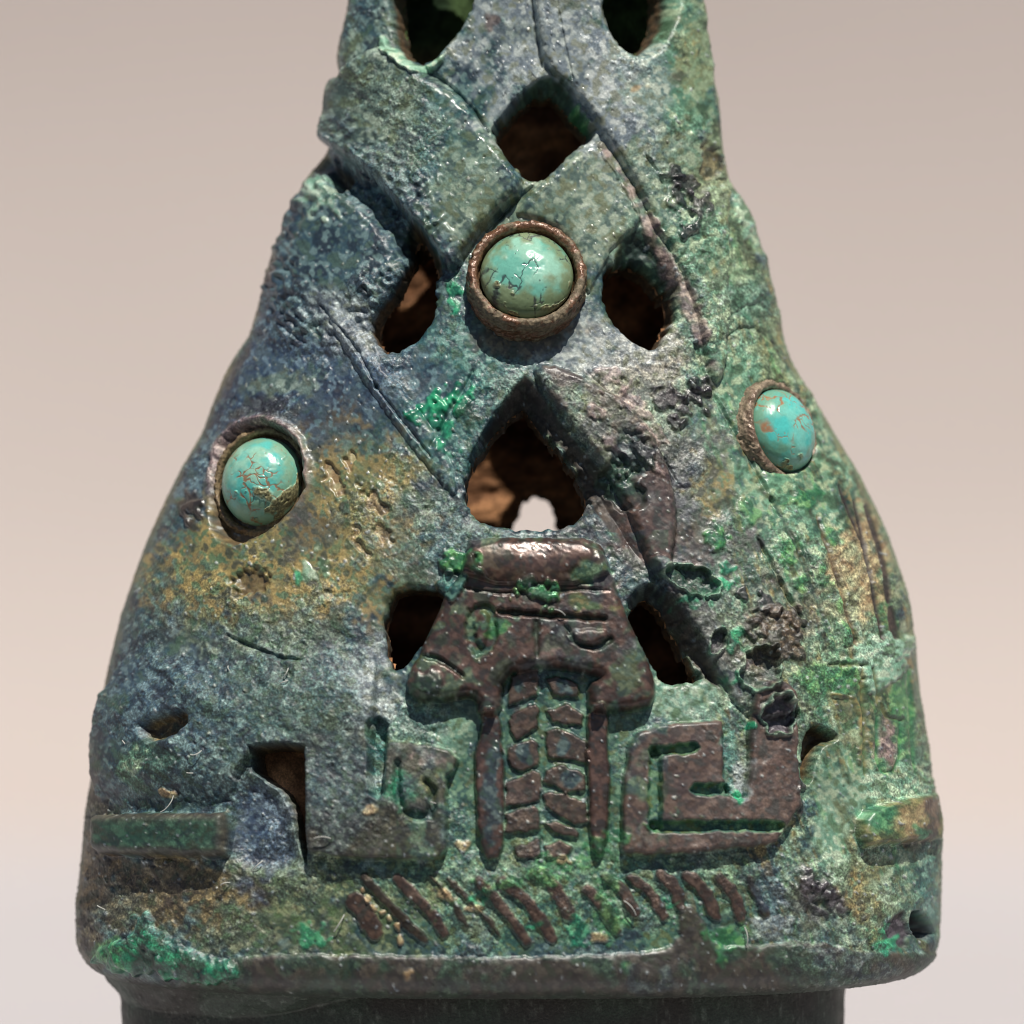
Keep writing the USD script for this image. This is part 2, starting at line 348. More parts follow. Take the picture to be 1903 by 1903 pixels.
blob(655, 605, 70, 45, 'grey', .6, 40, .6, .15, .5, .5, h=-8)
# crease lines
for P, w, dp in [([(985, -60), (993, 40), (1008, 125)], 7, 9), ([(1030, -20), (1042, 60), (1062, 150)], 5, 4), ([(1190, 290), (1215, 330), (1225, 350)], 5, 6), ([(1290, 640), (1310, 700), (1330, 740), (1400, 860), (1450, 960)], 7, 7), ([(1410, 1000), (1445, 1070), (1490, 1150)], 9, 12), ([(880, 690), (800, 830)], 8, 5), ([(770, 112), (862, 180), (908, 246)], 9, 8), ([(990, 346), (940, 388), (905, 430)], 9, 9),
                 
                 ([(1480, 980), (1540, 1130), (1580, 1300)], 9, 5), ([(1330, 640), (1390, 600), (1440, 640)], 7, 5), ([(1340, 600), (1400, 560), (1430, 580)], 7, 4), ([(700, 720), (800, 850)], 6, 6),
                 ([(1090, 690), (1200, 800), (1260, 900)], 6, 4), ([(420, 1180), (520, 1225), (560, 1228)], 8, 8), ([(600, 570), (660, 640), (700, 720)], 6, 6)]:
    s, d = cut(stroke(P, w), dp, w * .5, 1, 1.5)
blob(1590, 1060, 45, 130, 'sand', .85, 8, .4, .5); blob(1650, 1380, 22, 42, 'mauve', .9, -5, .2, .2); blob(1560, 1170, 25, 120, 'pale', .5, 10)
blob(1540, 1260, 70, 28, 'green', .8, 0, .3, .3, h=4); blob(1640, 1230, 40, 45, 'mint', .9, 0, .25, .5, h=4); blob(1660, 1195, 45, 20, 'mint', .85, 0, .2, .4, h=4); blob(1680, 1330, 20, 70, 'green', .7, 0)
blob(1560, 1480, 60, 40, 'sage', .6); blob(1640, 1470, 80, 26, 'mint', .5)
for x, y, r in [(1500, 920, 16), (1540, 1000, 13), (1470, 1020, 15), (1530, 1070, 14), (1560, 1120, 10), (1490, 1080, 14), (1390, 960, 14), (1450, 900, 18), (1570, 1180, 12), (1330, 1000, 14)]:
    blob(x, y, r, r * 1.6, 'green', .75, -25, .3, .4, .35, h=4)

for P, w in [([(1612, 940), (1640, 1030), (1652, 1120)], 13), ([(1590, 930), (1615, 1060), (1640, 1190)], 8), ([(1655, 1130), (1664, 1185)], 16), ([(1560, 900), (1600, 1000), (1620, 1080)], 7)]:
    s, d = sdf(stroke(P, w), 8, 1, .5); paint(s, sm(-2, 3, d), 'dkbrown', .5, .3); HGT[s] -= 4 * sm(-2, 4, d)
for P, w, k, h in [([(1600, 1236), (1608, 1340), (1610, 1440)], 9, 'olive', -8), ([(1622, 1240), (1640, 1330), (1682, 1338)], 8, 'olive', -8), ([(1632, 1330), (1630, 1436), (1672, 1432), (1676, 1340)], 9, 'green', -7), ([(1692, 1240), (1700, 1440)], 9, 'green', -7), ([(1540, 1236), (1610, 1236)], 8, 'olive', -7), ([(1545, 1290), (1600, 1300), (1598, 1420)], 10, 'ochre', 5), ([(1520, 960), (1560, 1090), (1590, 1200)], 8, 'umber', -7), ([(1440, 930), (1500, 1060), (1540, 1180)], 7, 'dkgreen', -6)]:
    s, d = sdf(stroke(P, w), 8, 1, .5); paint(s, sm(-2, 3, d) * .85, k, .5, .4); HGT[s] += h * .6 * sm(-3, 3, d)
s, d = sdf(stroke([(1118, 272), (1180, 372), (1222, 452), (1262, 530), (1290, 600), (1302, 640)], [18, 26, 26, 24, 28, 20]), 16, 1, 3); paint(s, sm(-3, 6, d) * .8 * sm(-.9, .1, N30[s]), 'mauve', .42, .5); HGT[s] += 5 * dome(d / 9)
# scale-like bosses on the right band
for x, y, rx, ry, ro in [(1135, 705, 38, 15, 25), (1175, 755, 38, 16, 22), (1205, 815, 30, 17, 28), (1110, 770, 24, 14, 30), (1140, 830, 24, 14, 35), (1215, 880, 24, 14, 30)]:
    blob(x, y, rx, ry, 'mauve', .65, ro, .4, .5, .36, .5, h=7)
blob(1175, 860, 40, 40, 'slate', .5, 0, .3, .5, .3, h=-14); blob(1195, 850, 12, 34, 'black', .7, -20, .3, .3, .25, h=16); blob(1155, 905, 30, 45, 'dkgreen', .8, -30, .3, .4, .3, h=-14)
blob(1230, 1010, 90, 60, 'brown', .65, 20, .4, .6, .36, .7); blob(1190, 1000, 25, 70, 'brown', .7, -28, .4, .4, .36, .6)

# --- left arch, slot and scoops
HOOK = [(204, 1262), (262, 1176), (420, 1190), (560, 1196), (694, 1190), (702, 1250), (694, 1370), (690, 1462), (700, 1482), (714, 1470), (718, 1384), (726, 1378), (808, 1383), (852, 1402), (850, 1430), (828, 1450), (835, 1570), (815, 1603), (580, 1593), (568, 1560), (567, 1391), (474, 1391), (440, 1452), (428, 1498), (186, 1506), (176, 1400)]
s, d = sdf(HOOK, 20, 1, 1.6); HGT[s] += 26 * dome(d / 8) * sm(1185, 1330, YY[s]) * np.where(XX[s] < 440, sm(1508, 1425, YY[s]), 1)
L_scroll = newlabel('spiral', None, 'worn slate coloured hooked scroll left of the animal head'); LAB[s][(d > 0) & (XX[s] > 567) & (YY[s] > 1300)] = L_scroll
paint(s, sm(-1, 5, d) * sm(1300, 1440, YY[s] + .35 * (XX[s] - 640)) * sm(440, 560, XX[s]) * .85, 'dkbrown', .42, .5)
paint(s, sm(-1, 5, d) * sm(-.1, .6, N70[s]) * .45, 'slate', .5)
s, d = cut(stroke([(703, 1345), (703, 1400), (703, 1478)], [40, 32, 26]), 22, 6, 0, 1.5); paint(s, sm(-5, 2, d) * .95, 'teal', .5, .8); paint(s, sm(-5, 2, d) * sm(-.2, .4, N30[s]) * .6, 'grey', .5, .8)
s, d = cut([(468, 1388), (520, 1386), (570, 1388), (571, 1500), (570, 1606), (552, 1560), (545, 1512), (526, 1474), (496, 1452), (474, 1432)], 95, 7, 0)
paint(s, sm(-2, 4, d), 'umber', .6, .5)
s, d = cut([(432, 1470), (480, 1440), (530, 1490), (552, 1560), (560, 1612), (470, 1625), (428, 1600)], 16, 26, 2); paint(s, sm(0, 20, d) * .8, 'slateb')
s, d = cut([(268, 1345), (350, 1318), (368, 1335), (330, 1378), (285, 1385)], 30, 12, 1); paint(s, sm(0, 8, d), 'umber')
s, d = cut([(1494, 1362), (1520, 1345), (1552, 1362), (1556, 1376), (1528, 1380), (1512, 1420), (1500, 1472), (1488, 1440)], 44, 10, 1); paint(s, sm(0, 6, d), 'umber', .6, .5)
s, d = cut([(1692, 1696), (1715, 1694), (1738, 1730), (1728, 1752), (1700, 1738)], 46, 12, 1); paint(s, sm(-3, 5, d), 'black', .4, .4)
blob(1668, 1728, 26, 30, 'purple', 1, 0, .25, .2, .35, .5, h=-6); blob(1725, 1640, 22, 75, 'teal', .8, -8, .3, .3)
blob(285, 1415, 45, 45, 'dkgreen', .8, 0, .4, .6, .3); blob(270, 1430, 25, 40, 'pale', .6, 0, .4, .7); blob(318, 1475, 15, 8, 'sand', 1, 0, .3, .3, h=5)

# --- bars
L = newlabel('bar', None, 'dull rounded bar at the lower left'); s, d = raise_([(184, 1522), (200, 1514), (420, 1508), (432, 1520), (430, 1585), (418, 1597), (206, 1592), (186, 1578)], 34, 18, L, 1, 1.5)
paint(s, sm(0, 4, d), 'dkgreen', .45, .45); paint(s, sm(0, 4, d) * sm(26, 4, d) * .6, 'brown', .4, .3)
L = newlabel('bar', None, 'short green and tan block at the lower right'); s, d = raise_([(1592, 1512), (1650, 1490), (1720, 1476), (1748, 1474), (1750, 1556), (1720, 1562), (1600, 1578), (1590, 1560)], 27, 12, L, 1, 1.5)
HGT[s] -= 17 * sm(1680, 1745, XX[s]) * dome(d / 12)
paint(s, sm(0, 4, d), 'olive', .42, .4)
blob(1625, 1528, 30, 26, 'emerald', .55, 0, .3, .3, .35); blob(1680, 1520, 30, 30, 'sand', .7); blob(1718, 1530, 26, 40, 'brown', .8); blob(1690, 1553, 18, 10, 'emerald', .6)

# --- spirals
s, d = cut(stroke([(742, 1418), (738, 1470), (752, 1512), (800, 1518), (806, 1470), (790, 1452)], [12, 18, 20, 22, 20, 14]), 13, 6, 0, 2); paint(s, sm(-6, 8, d) * .6 * sm(-.6, .3, N30[s]), 'teal', .45, .7)
blob(752, 1462, 26, 34, 'emerald', .55, 0, .4, .6, .4); blob(630, 1450, 50, 60, 'slate', .7, 0, .5, .5); blob(800, 1455, 16, 24, 'olive', .7); blob(800, 1410, 30, 12, 'mauve', .4)
L = newlabel('lattice_band', None, 'dark band running down to the squared spiral on the right'); s, d = raise_([(1200, 1030), (1256, 1050), (1335, 1150), (1400, 1235), (1478, 1290), (1480, 1330), (1388, 1340), (1345, 1275), (1285, 1160), (1225, 1085)], 15, 13, L, 1, 3)
paint(s, sm(-2, 6, d) * .6, 'purple', .34, .6)
L = newlabel('spiral', None, 'brown squared spiral right of the animal head'); s, d = raise_([(1160, 1402), (1188, 1350), (1334, 1338), (1342, 1348), (1342, 1470), (1364, 1487), (1386, 1480), (1390, 1270), (1440, 1260), (1475, 1300), (1486, 1562), (1300, 1586), (1162, 1592), (1150, 1574)], 24, 9, L, 1, 1.3)
paint(s, sm(-1, 3, d) * .95, 'brown', .38, .3)
for P in [stroke([(1216, 1400), (1215, 1460), (1216, 1540)], 24), stroke([(1208, 1538), (1330, 1537), (1446, 1537)], 21), stroke([(1208, 1398), (1290, 1392)], 18), stroke([(1288, 1470), (1350, 1468)], 20)]:
    s, d = cut(P, 18, 4, 0, 1.8); paint(s, sm(-4, 1, d), 'ground', .5, .6)
blob(1375, 1450, 24, 34, 'grey', .8, 0, .3, .5); blob(1352, 1410, 14, 60, 'teal', .8, 0, .3, .4)
blob(1440, 1330, 34, 36, 'purple', 1, 0, .2, .25, .4, .5, h=-7)

# --- animal head with stripes and scales
HEAD = [(866, 1030), (876, 1003), (1000, 1000), (1110, 1003), (1130, 1048), (1153, 1121), (1183, 1186), (1212, 1245), (1220, 1298), (1204, 1318), (1130, 1326), (1092, 1326), (1090, 1272), (1120, 1258), (1010, 1240), (938, 1256), (930, 1334), (888, 1330), (886, 1304), (862, 1296), (818, 1305), (782, 1309), (760, 1290), (755, 1262), (780, 1216), (806, 1157), (826, 1107), (856, 1072)]
L = newlabel('animal_head', None, None); Lhead = L
s, d = raise_(HEAD, 36, 20, L, 1, 1.6); paint(s, sm(-2, 3, d), 'brown', .38, .16)
s, d = sdf([(872, 1008), (1112, 1006), (1140, 1094), (850, 1094)], 20, 1, 0); HGT[s] += 15 * np.clip(1 - ((YY[s] - 1054) / 52) ** 2, 0, 1) * sm(0, 6, d); roll_ = (s, sm(0, 12, d) * sm(1108, 1080, YY[s]))
for P, w, dp in [([(926, 1142), (1000, 1147), (1122, 1156)], 13, 17), ([(996, 1158), (998, 1225)], 15, 7), ([(785, 1222), (820, 1230), (862, 1262)], 10, 7), ([(862, 1098), (930, 1110), (970, 1106)], 8, 5), ([(1020, 1108), (1070, 1100), (1130, 1104)], 8, 5), ([(1050, 1168), (1070, 1204), (1110, 1210), (1134, 1190)], 12, 8)]:
    s, d = cut(stroke(P, w), dp, w * .45); paint(s, sm(-1, 5, d) * .6, 'dkgreen', .45, .4)
L = newlabel('eye', Lhead); s, d = raise_(stroke([(1060, 1188), (1092, 1192), (1122, 1184)], [22, 32, 20]), 7, 9, L)
L = newlabel('eye', Lhead); LE = L
s, d = sdf(stroke([(897, 1140), (897, 1208)], 66), 10, 2, 3); HGT[s] -= 9 * sm(0, 8, d) * sm(26, 16, d); LAB[s][d > 0] = L; paint(s, sm(-2, 12, d) * .75 * sm(-.5, .3, N14[s] + N30[s]), 'ground', .45, .6)
blob(998, 1108, 34, 22, 'green', 1, 0, .2, .4, .25, .4, h=9); blob(1000, 1118, 14, 14, 'pale', .7, 0, .3, .4, .3); blob(853, 1042, 38, 24, 'green', .95, 10, .2, .4, .3, .4, h=12); blob(838, 1098, 24, 24, 'teal', .9, 0, .2, .4, .35, h=8)
blob(1105, 1052, 26, 26, 'ground', .8, 0, .4, .8, .4, .5, h=-4); blob(1095, 1130, 36, 9, 'olive', .8, 4, .3, .4); blob(925, 1165, 16, 18, 'green', .8, 0, .3, .5); blob(800, 1280, 34, 26, 'dkgreen', .75, 0, .4, .3, .34, .2, h=5)
blob(1110, 1090, 40, 16, 'mauve', .5); blob(1020, 1215, 22, 12, 'mauve', .35)
s = np.s_[int((990 - Y0) / CS):int((1600 - Y0) / CS), int((740 - X0) / CS):int((1240 - X0) / CS)]
MOT = lambda: (paint(s, sm(.1, .75, N70[s] + .6 * N30[s]) * .55, 'slate', .4), paint(s, sm(.3, .9, -N30[s] + .4 * N14[s]) * .55, 'dkgreen', .45), paint(s, sm(.5, 1., N30[s] - .5 * N70[s]) * .5, 'ground', .5))
MOT(); paint(roll_[0], roll_[1] * .75, 'brown', .25, .02); GRA[roll_[0]] *= 1 - .9 * roll_[1]; GLO[roll_[0]] += (.25 - GLO[roll_[0]]) * roll_[1]
blob(853, 1042, 32, 22, 'green', .9, 10, .2, .4, .3, .4, h=2); blob(1108, 1056, 24, 26, 'ground', .7, 0, .25, .8, .4, .5)
# stripes
for P in [[(890, 1318), (930, 1318), (936, 1400), (938, 1500), (936, 1592), (896, 1600), (884, 1500), (878, 1400), (894, 1365)], [(1090, 1310), (1130, 1310), (1130, 1400), (1136, 1460), (1126, 1592), (1100, 1594), (1092, 1500), (1090, 1400)]]:
    L = newlabel('stripe'); s, d = raise_(P, 18, 8, L, 1, 1.3); paint(s, sm(-1, 3, d), 'brown', .34, .12)
blob(912, 1470, 18, 105, 'slate', .75, 0, .25, .15, .34, .15)
# scales, two columns
for P in [[(948, 1256), (996, 1250), (996, 1290), (950, 1304)], [(950, 1330), (990, 1312), (998, 1318), (996, 1350), (962, 1370), (950, 1356)], [(948, 1392), (985, 1378), (1000, 1386), (998, 1420), (966, 1434), (952, 1425)], [(944, 1456), (994, 1432), (1002, 1440), (1000, 1484), (944, 1496)], [(942, 1512), (990, 1500), (1000, 1506), (998, 1540), (942, 1544)], [(958, 1572), (1000, 1558), (1004, 1590), (960, 1594)],
          [(1016, 1262), (1040, 1258), (1074, 1272), (1072, 1296), (1030, 1290)], [(1018, 1322), (1050, 1312), (1080, 1330), (1078, 1346), (1030, 1342)], [(1018, 1362), (1034, 1356), (1084, 1376), (1086, 1412), (1024, 1406)], [(1016, 1430), (1050, 1424), (1084, 1440), (1084, 1466), (1050, 1468), (1014, 1452)], [(1014, 1480), (1030, 1474), (1084, 1490), (1086, 1522), (1064, 1526), (1016, 1500)], [(1018, 1532), (1036, 1530), (1074, 1546), (1070, 1556), (1030, 1546)], [(1014, 1572), (1040, 1562), (1060, 1574), (1050, 1592), (1018, 1592)]]:
    c = np.mean(P, 0); P = c + (np.array(P, float) - c) * 1.17
    L = newlabel('scale'); s, d = raise_(P, 7, 4, L, 0, 2.3); paint(s, sm(-1, 3, d) * .9, 'brown', .42, .3)
for x, y in [(972, 1276), (1046, 1278), (976, 1404), (1050, 1390), (1056, 1448)]: blob(x, y, 16, 14, 'slate', .8, 0, .3, .2, .36, .2)
blob(972, 1342, 16, 18, 'brown', .5)

# --- border of oblique ribs above the rim
RIBS = [([(655, 1668), (680, 1695), (702, 1738)], 38), ([(676, 1628), (712, 1668), (752, 1712), (792, 1748)], 17), ([(737, 1630), (775, 1668), (805, 1700), (828, 1738)], 22), ([(800, 1628), (835, 1665), (868, 1720)], 12), ([(886, 1634), (925, 1675), (955, 1712), (981, 1752)], 19), ([(930, 1636), (970, 1664), (1002, 1705), (1030, 1746)], 25),
        ([(995, 1618), (1025, 1640), (1050, 1680), (1060, 1704)], 27), ([(1088, 1650), (1108, 1680), (1132, 1716)], 24), ([(1123, 1628), (1146, 1652), (1166, 1684)], 22), ([(1170, 1630), (1198, 1660), (1222, 1692)], 22), ([(1226, 1624), (1240, 1645), (1252, 1672)], 24), ([(1273, 1624), (1295, 1650), (1318, 1690)], 25), ([(1334, 1628), (1350, 1660), (1366, 1698)], 22)]
RIBS = [([p if p[0] < 1080 else (p[0] + (6 if k else 0) * 2.2, p[1] + (14 if k == len(P) - 1 else 0)) for k, p in enumerate(P)], w) for P, w in RIBS] + [([(832, 1632), (868, 1668), (905, 1706), (930, 1742)], 13), ([(1388, 1632), (1405, 1662), (1424, 1700)], 18)]
for P, w in RIBS:
    L = newlabel('rib'); s, d = raise_(stroke(P, w), 5.5, 5, L, 1, 2.); paint(s, sm(-1.5, 2.5, d) * .95, 'brown' if w > 18 else 'dkbrown', .36, .2)
# --- rim
L_rim = newlabel('base_rim', None, 'smooth dark lower rim below the ribs')
s, d = raise_([(415, 1782), (520, 1772), (650, 1774), (900, 1779), (1070, 1777), (1200, 1770), (1262, 1752), (1255, 1695), (1275, 1676), (1308, 1700), (1326, 1760), (1420, 1756), (1500, 1748), (1640, 1772), (1780, 1764), (1850, 2050), (-50, 2050), (300, 1850)], 7, 12, None, 1, 2.)
paint(s, sm(-2, 5, d) * .9, 'dkbrown', .52, .5); paint(s, sm(-2, 5, d) * sm(-.1, .6, N70[s] + .5 * N30[s]) * .7, 'dkgreen', .42, .5); paint(s, sm(-2, 5, d) * sm(.4, .9, N160[s] - N30[s] * .5) * .5, 'slate', .42, .6)
LAB[s][(d > 0) & (YY[s] > 1660)] = L_rim
# crust of malachite at the lower left, and other lumps
L_crust = newlabel('malachite_crust', None, 'lumpy bright green crust on the lower left corner')
s, d = sdf([(160, 1772), (200, 1750), (240, 1748), (256, 1695), (280, 1690), (300, 1738), (350, 1760), (395, 1775), (430, 1790), (452, 1806), (420, 1826), (330, 1822), (250, 1812), (190, 1796)], 20, 2, 5)
HGT[s] += 10 * dome(d / 20) * (1 + .22 * N14[s] + .35 * N30[s]); LAB[s][d > 0] = L_crust; paint(s, sm(-2, 5, d), 'dkgreen', .38, 1.3); paint(s, sm(-2, 5, d) * sm(0, .6, N30[s]) * .6, 'emerald', .35, 1.2); paint(s, sm(-4, 4, d) * sm(22, 4, d) * sm(1830, 1760, YY[s]) * .8, 'teal', .45)
blob(215, 1775, 30, 16, 'green', .6)
for a in [(808, 750, 30, 16, 'emerald', .95), (850, 745, 26, 20, 'emerald', .95), (820, 790, 18, 34, 'emerald', .8), (780, 775, 14, 14, 'emerald', .8), (872, 770, 20, 24, 'dkgreen', .8), (846, 545, 12, 28, 'emerald', .9),
          (1366, 1185, 22, 22, 'emerald', .95), (1400, 1255, 40, 20, 'emerald', .8), (1310, 1100, 40, 16, 'emerald', .7), (1345, 1085, 20, 14, 'emerald', .8), (1240, 1070, 30, 16, 'dkgreen', .7), (1030, 1610, 150, 18, 'green', .7), (1130, 1700, 24, 60, 'green', .6),
          (1355, 1745, 30, 34, 'green', .95), (880, 1668, 20, 12, 'emerald', .8), (1078, 1735, 20, 30, 'emerald', .6), (985, 1720, 12, 8, 'emerald', .7), (1640, 1745, 22, 24, 'emerald', .8), (1330, 995, 14, 16, 'green', .8), (1075, 225, 14, 22, 'green', .8), (1350, 1050, 14, 10, 'emerald', .8), (575, 1735, 22, 18, 'emerald', .7), (1238, 1676, 14, 12, 'emerald', .8), (640, 960, 14, 30, 'dkgreen', .8), (700, 920, 12, 36, 'dkgreen', .8), (570, 1070, 12, 20, 'mint', .8), (550, 1068, 8, 14, 'emerald', .7), (600, 1050, 10, 30, 'pale', .8), (1390, 1352, 8, 9, 'emerald', 1), (1376, 1480, 9, 9, 'emerald', 1)]:
    blob(*a, rot=-20, soft=.35, rag=.7, gloss=.3, grain=.6, h=2.5)
# craters with thin pale walls
for x, y, rx, ry, ro in [(1410, 1240, 36, 46, 35), (1332, 1195, 16, 26, 20), (1285, 1080, 55, 26, 20), (1438, 1330, 32, 36, 0)]:
    gx, gy = XX - x + WX * .6, YY - y + WY * .6; c, n = math.cos(math.radians(ro)), math.sin(math.radians(ro))
    d = np.hypot((gx * c + gy * n) / rx, (-gx * n + gy * c) / ry) + .12 * N14
    paint(ALL, sm(1., .85, d) * .8, 'purple' if rx != 55 else 'dkgreen', .35); HGT -= 12 * sm(1., .8, d)
    w = np.exp(-((d - 1.02) / .07) ** 2); HGT += 10 * w; paint(ALL, w * .7, 'mint', .4, .5)
# dark crystalline lumps
for x, y, r in [(1245, 318, 14), (1262, 345, 20), (1250, 378, 18), (1288, 388, 17), (1264, 440, 9), (1395, 1170, 20), (1430, 1160, 30), (1460, 1200, 26), (1420, 1130, 18), (1470, 1150, 20), (1530, 1670, 24), (1500, 1650, 26), (1560, 1690, 18), (1240, 740, 22), (1270, 765, 18), (1300, 720, 16), (1250, 790, 14), (1375, 1100, 12), (1484, 1420, 8), (1482, 1460, 9), (1480, 1500, 10), (1295, 740, 20), (355, 945, 16)]:
    blob(x, y, r, r * 1.1, 'black', .85, 0, .3, .6, .22, .8, h=7)
blob(1520, 1670, 70, 50, 'purple', .7, 20, .5, .7, .28, 1.4, h=4); blob(1430, 1650, 30, 60, 'slateb', .6); blob(1440, 1720, 30, 30, 'grey', .5, h=5); blob(1610, 1660, 40, 60, 'ochre', .6, 0, .5, .6); blob(1535, 1560, 30, 60, 'mint', .55, -20)
blob(1440, 1190, 60, 70, 'umber', .45, 0, .6, .6, .4, 1.5)
blob(1420, 900, 50, 30, 'pale', .8); blob(1340, 905, 60, 35, 'ochre', .6, 0, .5, .8); blob(1390, 400, 20, 60, 'mint', .7, -20, .3, .6, h=4); blob(1400, 560, 60, 40, 'teal', .5)
blob(1308, 305, 18, 34, 'umber', .7, 0, .4, .4, h=-12); blob(1260, 100, 20, 40, 'ochre', .5); blob(1180, 168, 10, 8, 'sand', .8)
blob(600, 365, 22, 34, 'mint', .6, 0, .5, .8, h=5)
# lip of pale corrosion round the upper left opening
s, d = sdf(stroke([(712, 70), (722, 95), (745, 104), (765, 128), (792, 132), (815, 116), (828, 100)], [18, 22, 16, 14, 16, 12, 8]), 10, 1, 2.5); HGT[s] += 12 * dome(d / 8); paint(s, sm(-2, 3, d), 'mint', .5, .4)
# copper spots, earth and dust
blob(915, 40, 12, 14, 'brown', .8); blob(352, 945, 20, 30, 'dkbrown', .85, 0, .25, .2, .4, .3); blob(510, 500, 14, 20, 'brown', .7); blob(380, 760, 10, 40, 'dkbrown', .7, 20); blob(430, 690, 8, 40, 'dkbrown', .7, 30)
for x, y, r in [(690, 930, 22), (620, 890, 18), (710, 990, 14), (650, 860, 12), (670, 1010, 16)]: blob(x, y, r * .7, r * 1.5, 'sand', .7, -35, .3, .5, h=-8)
for x, y, r in [(470, 1085, 34)]: blob(x, y, r, r * .8, 'umber', .8, 0, .3, .2, .45, .4, h=-12)
blob(545, 930, 40, 40, 'purple', .6, 0, .4, .6, .4, 1.4); blob(590, 990, 60, 30, 'purple', .5, -30, .5, .6, .4, 1.4); blob(500, 760, 50, 26, 'dkbrown', .6, -10, .4, .6, .4, 1.5); blob(520, 715, 60, 20, 'sage', .5)
for k in range(7): blob(672 + k * 12 + (k % 2) * 3, 1660 + k * 13, 6, 6, 'sand', .9, 0, .3, .2, .5, .2, h=5)
for x, y in [(825, 1665), (870, 1690), (1115, 1745), (860, 1575), (1050, 1590), (760, 1810), (690, 1510)]: blob(x, y, 12, 9, 'sand', .75, 0, .4, .7, h=4)
# pits beside the two outer stones
PIT_L = [(402, 880), (414, 825), (450, 790), (505, 784), (548, 815), (566, 870), (558, 925), (515, 970), (450, 1012), (395, 1000), (386, 950)]
s, d = cut(PIT_L, 38, 16, 2, 2); paint(s, sm(-8, 6, d) * .9, 'umber', .6, .9)
s, d = sdf(PIT_L, 30, 2, 2); HGT[s] += 9 * np.exp(-((d + 7) / 9) ** 2) * sm(960, 860, YY[s]); paint(s, .8 * np.exp(-((d + 5) / 8) ** 2) * sm(960, 860, YY[s]), 'mauve', .5, 1.3)
PIT_R = [(1385, 750), (1400, 716), (1430, 704), (1470, 712), (1510, 765), (1520, 840), (1500, 876), (1440, 880), (1400, 850)]
s, d = cut(PIT_R, 22, 14, 2, 2); paint(s, sm(-4, 6, d) * .85, 'umber', .55, .8)
# brown soil below the central setting, spread to paint in its shadow
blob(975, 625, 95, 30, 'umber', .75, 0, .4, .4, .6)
# light dust specks over the smooth brown metal
sp = fld(5.5, 51); sp2 = fld(5, 52)
paint(ALL, sm(1.05, 1.35, sp) * .75, 'grey', .5); HGT += 2.0 * sm(1.0, 1.4, sp)
paint(ALL, sm(1.2, 1.5, sp2) * .6 * (GRA > .5), 'black', .4); HGT -= 1.5 * sm(1.1, 1.5, sp2) * (GRA > .5)
# undulation and corrosion relief
GRA = (GRA * np.clip(.72 + .75 * N160 + .5 * N70, .18, 1.35)).astype(np.float32); GLO = np.clip(GLO - .08 * sm(.0, .8, -N160 - .5 * N70) + .14 * sm(.2, .9, N160), .2, .8).astype(np.float32)
for a in [(400, 1320, 250, 190, .56), (620, 1260, 120, 160, .55), (300, 1690, 200, 80, .58), (1560, 1740, 260, 70, .52), (1000, 1640, 420, 60, .5), (640, 1480, 110, 120, .5)]:
    w = sm(1.25, .6, np.hypot((XX + WX - a[0]) / a[2], (YY + WY - a[1]) / a[3]) + .25 * N30) * .85; GLO = (GLO * (1 - w) + a[4] * w).astype(np.float32); GRA = np.where(w > 0, np.maximum(GRA, np.minimum(GRA + .5 * w, .95) * (GRA > .22)), GRA).astype(np.float32)
rough = np.clip(GRA, 0, 1.5)
HGT += rough * (1.3 * N30 + 3.0 * N70) + (3.0 * N160)
pit = fld(26, 61, 2); HGT -= 2.5 * rough * sm(.6, 1.1, pit)
HOLE = HOLE.astype(np.float32)

# ---------------------------------------------------------------- the hollow body
LEFT = np.array([(-330, 690), (-150, 668), (0, 648), (50, 640), (100, 625), (120, 628), (150, 632), (200, 630), (240, 624), (270, 616), (300, 596), (320, 577), (360, 556), (400, 536), (450, 514), (500, 496), (550, 485), (600, 470), (630, 462), (660, 438), (700, 416), (750, 396), (800, 378), (850, 350), (900, 322), (950, 298), (1000, 275), (1050, 256), (1100, 239), (1150, 223), (1200, 210), (1250, 199), (1300, 189), (1350, 182), (1400, 175), (1450, 168), (1500, 161), (1550, 156), (1600, 151), (1650, 146), (1700, 143), (1760, 142), (1900, 142)], float)
RIGHT = np.array([(-330, 1262), (-150, 1284), (0, 1303), (50, 1310), (100, 1318), (150, 1328), (190, 1337), (250, 1341), (300, 1347), (340, 1354), (370, 1378), (400, 1395), (450, 1412), (480, 1423), (550, 1440), (600, 1450), (650, 1462), (690, 1480), (720, 1500), (770, 1530), (820, 1560), (880, 1596), (930, 1622), (1000, 1653), (1050, 1670), (1100, 1685), (1150, 1695), (1200, 1702), (1300, 1712), (1350, 1720), (1400, 1727), (1450, 1732), (1500, 1740), (1550, 1746), (1600, 1749), (1700, 1748), (1745, 1742), (1900, 1738)], float)
def ltab(T):
    y = np.arange(-340, 1910, 2.0); x = ndi.gaussian_filter1d(np.interp(y, T[:, 0], T[:, 1]), 5)
    return lambda q: np.interp(q, y, x)
xl, xr = ltab(LEFT), ltab(RIGHT)
bfv = lambda q: np.interp(q, [-330, 0, 250, 400, 600, 800, 1000, 1200, 1400, 1550, 1716], [112, 150, 196, 228, 280, 328, 372, 408, 436, 448, 446])
bbv = lambda q: np.interp(q, [-330, 0, 800, 1760], [165, 175, 235, 310])
exv = lambda q: np.interp(q, [-330, 300, 1000, 1760], [2.05, 2.1, 2.35, 2.7])
ZR, RR, RI_ = 1716.0, 72.0, 46.0
rows = []                                       # (silhouette row, extra drop, inset, kind)
for q in np.concatenate([np.arange(-300, -24, 9.0), np.arange(-24, ZR, 2.05)]): rows.append((q, 0, 0, 0))
for a in np.linspace(0, math.pi / 2, 40)[1:]: rows.append((ZR, RR * math.sin(a), RI_ * (1 - math.cos(a)), 0))
for t in np.linspace(0, 1, 16)[1:]: rows.append((ZR, RR - 6 * t, RI_ + 82 * t, 1))
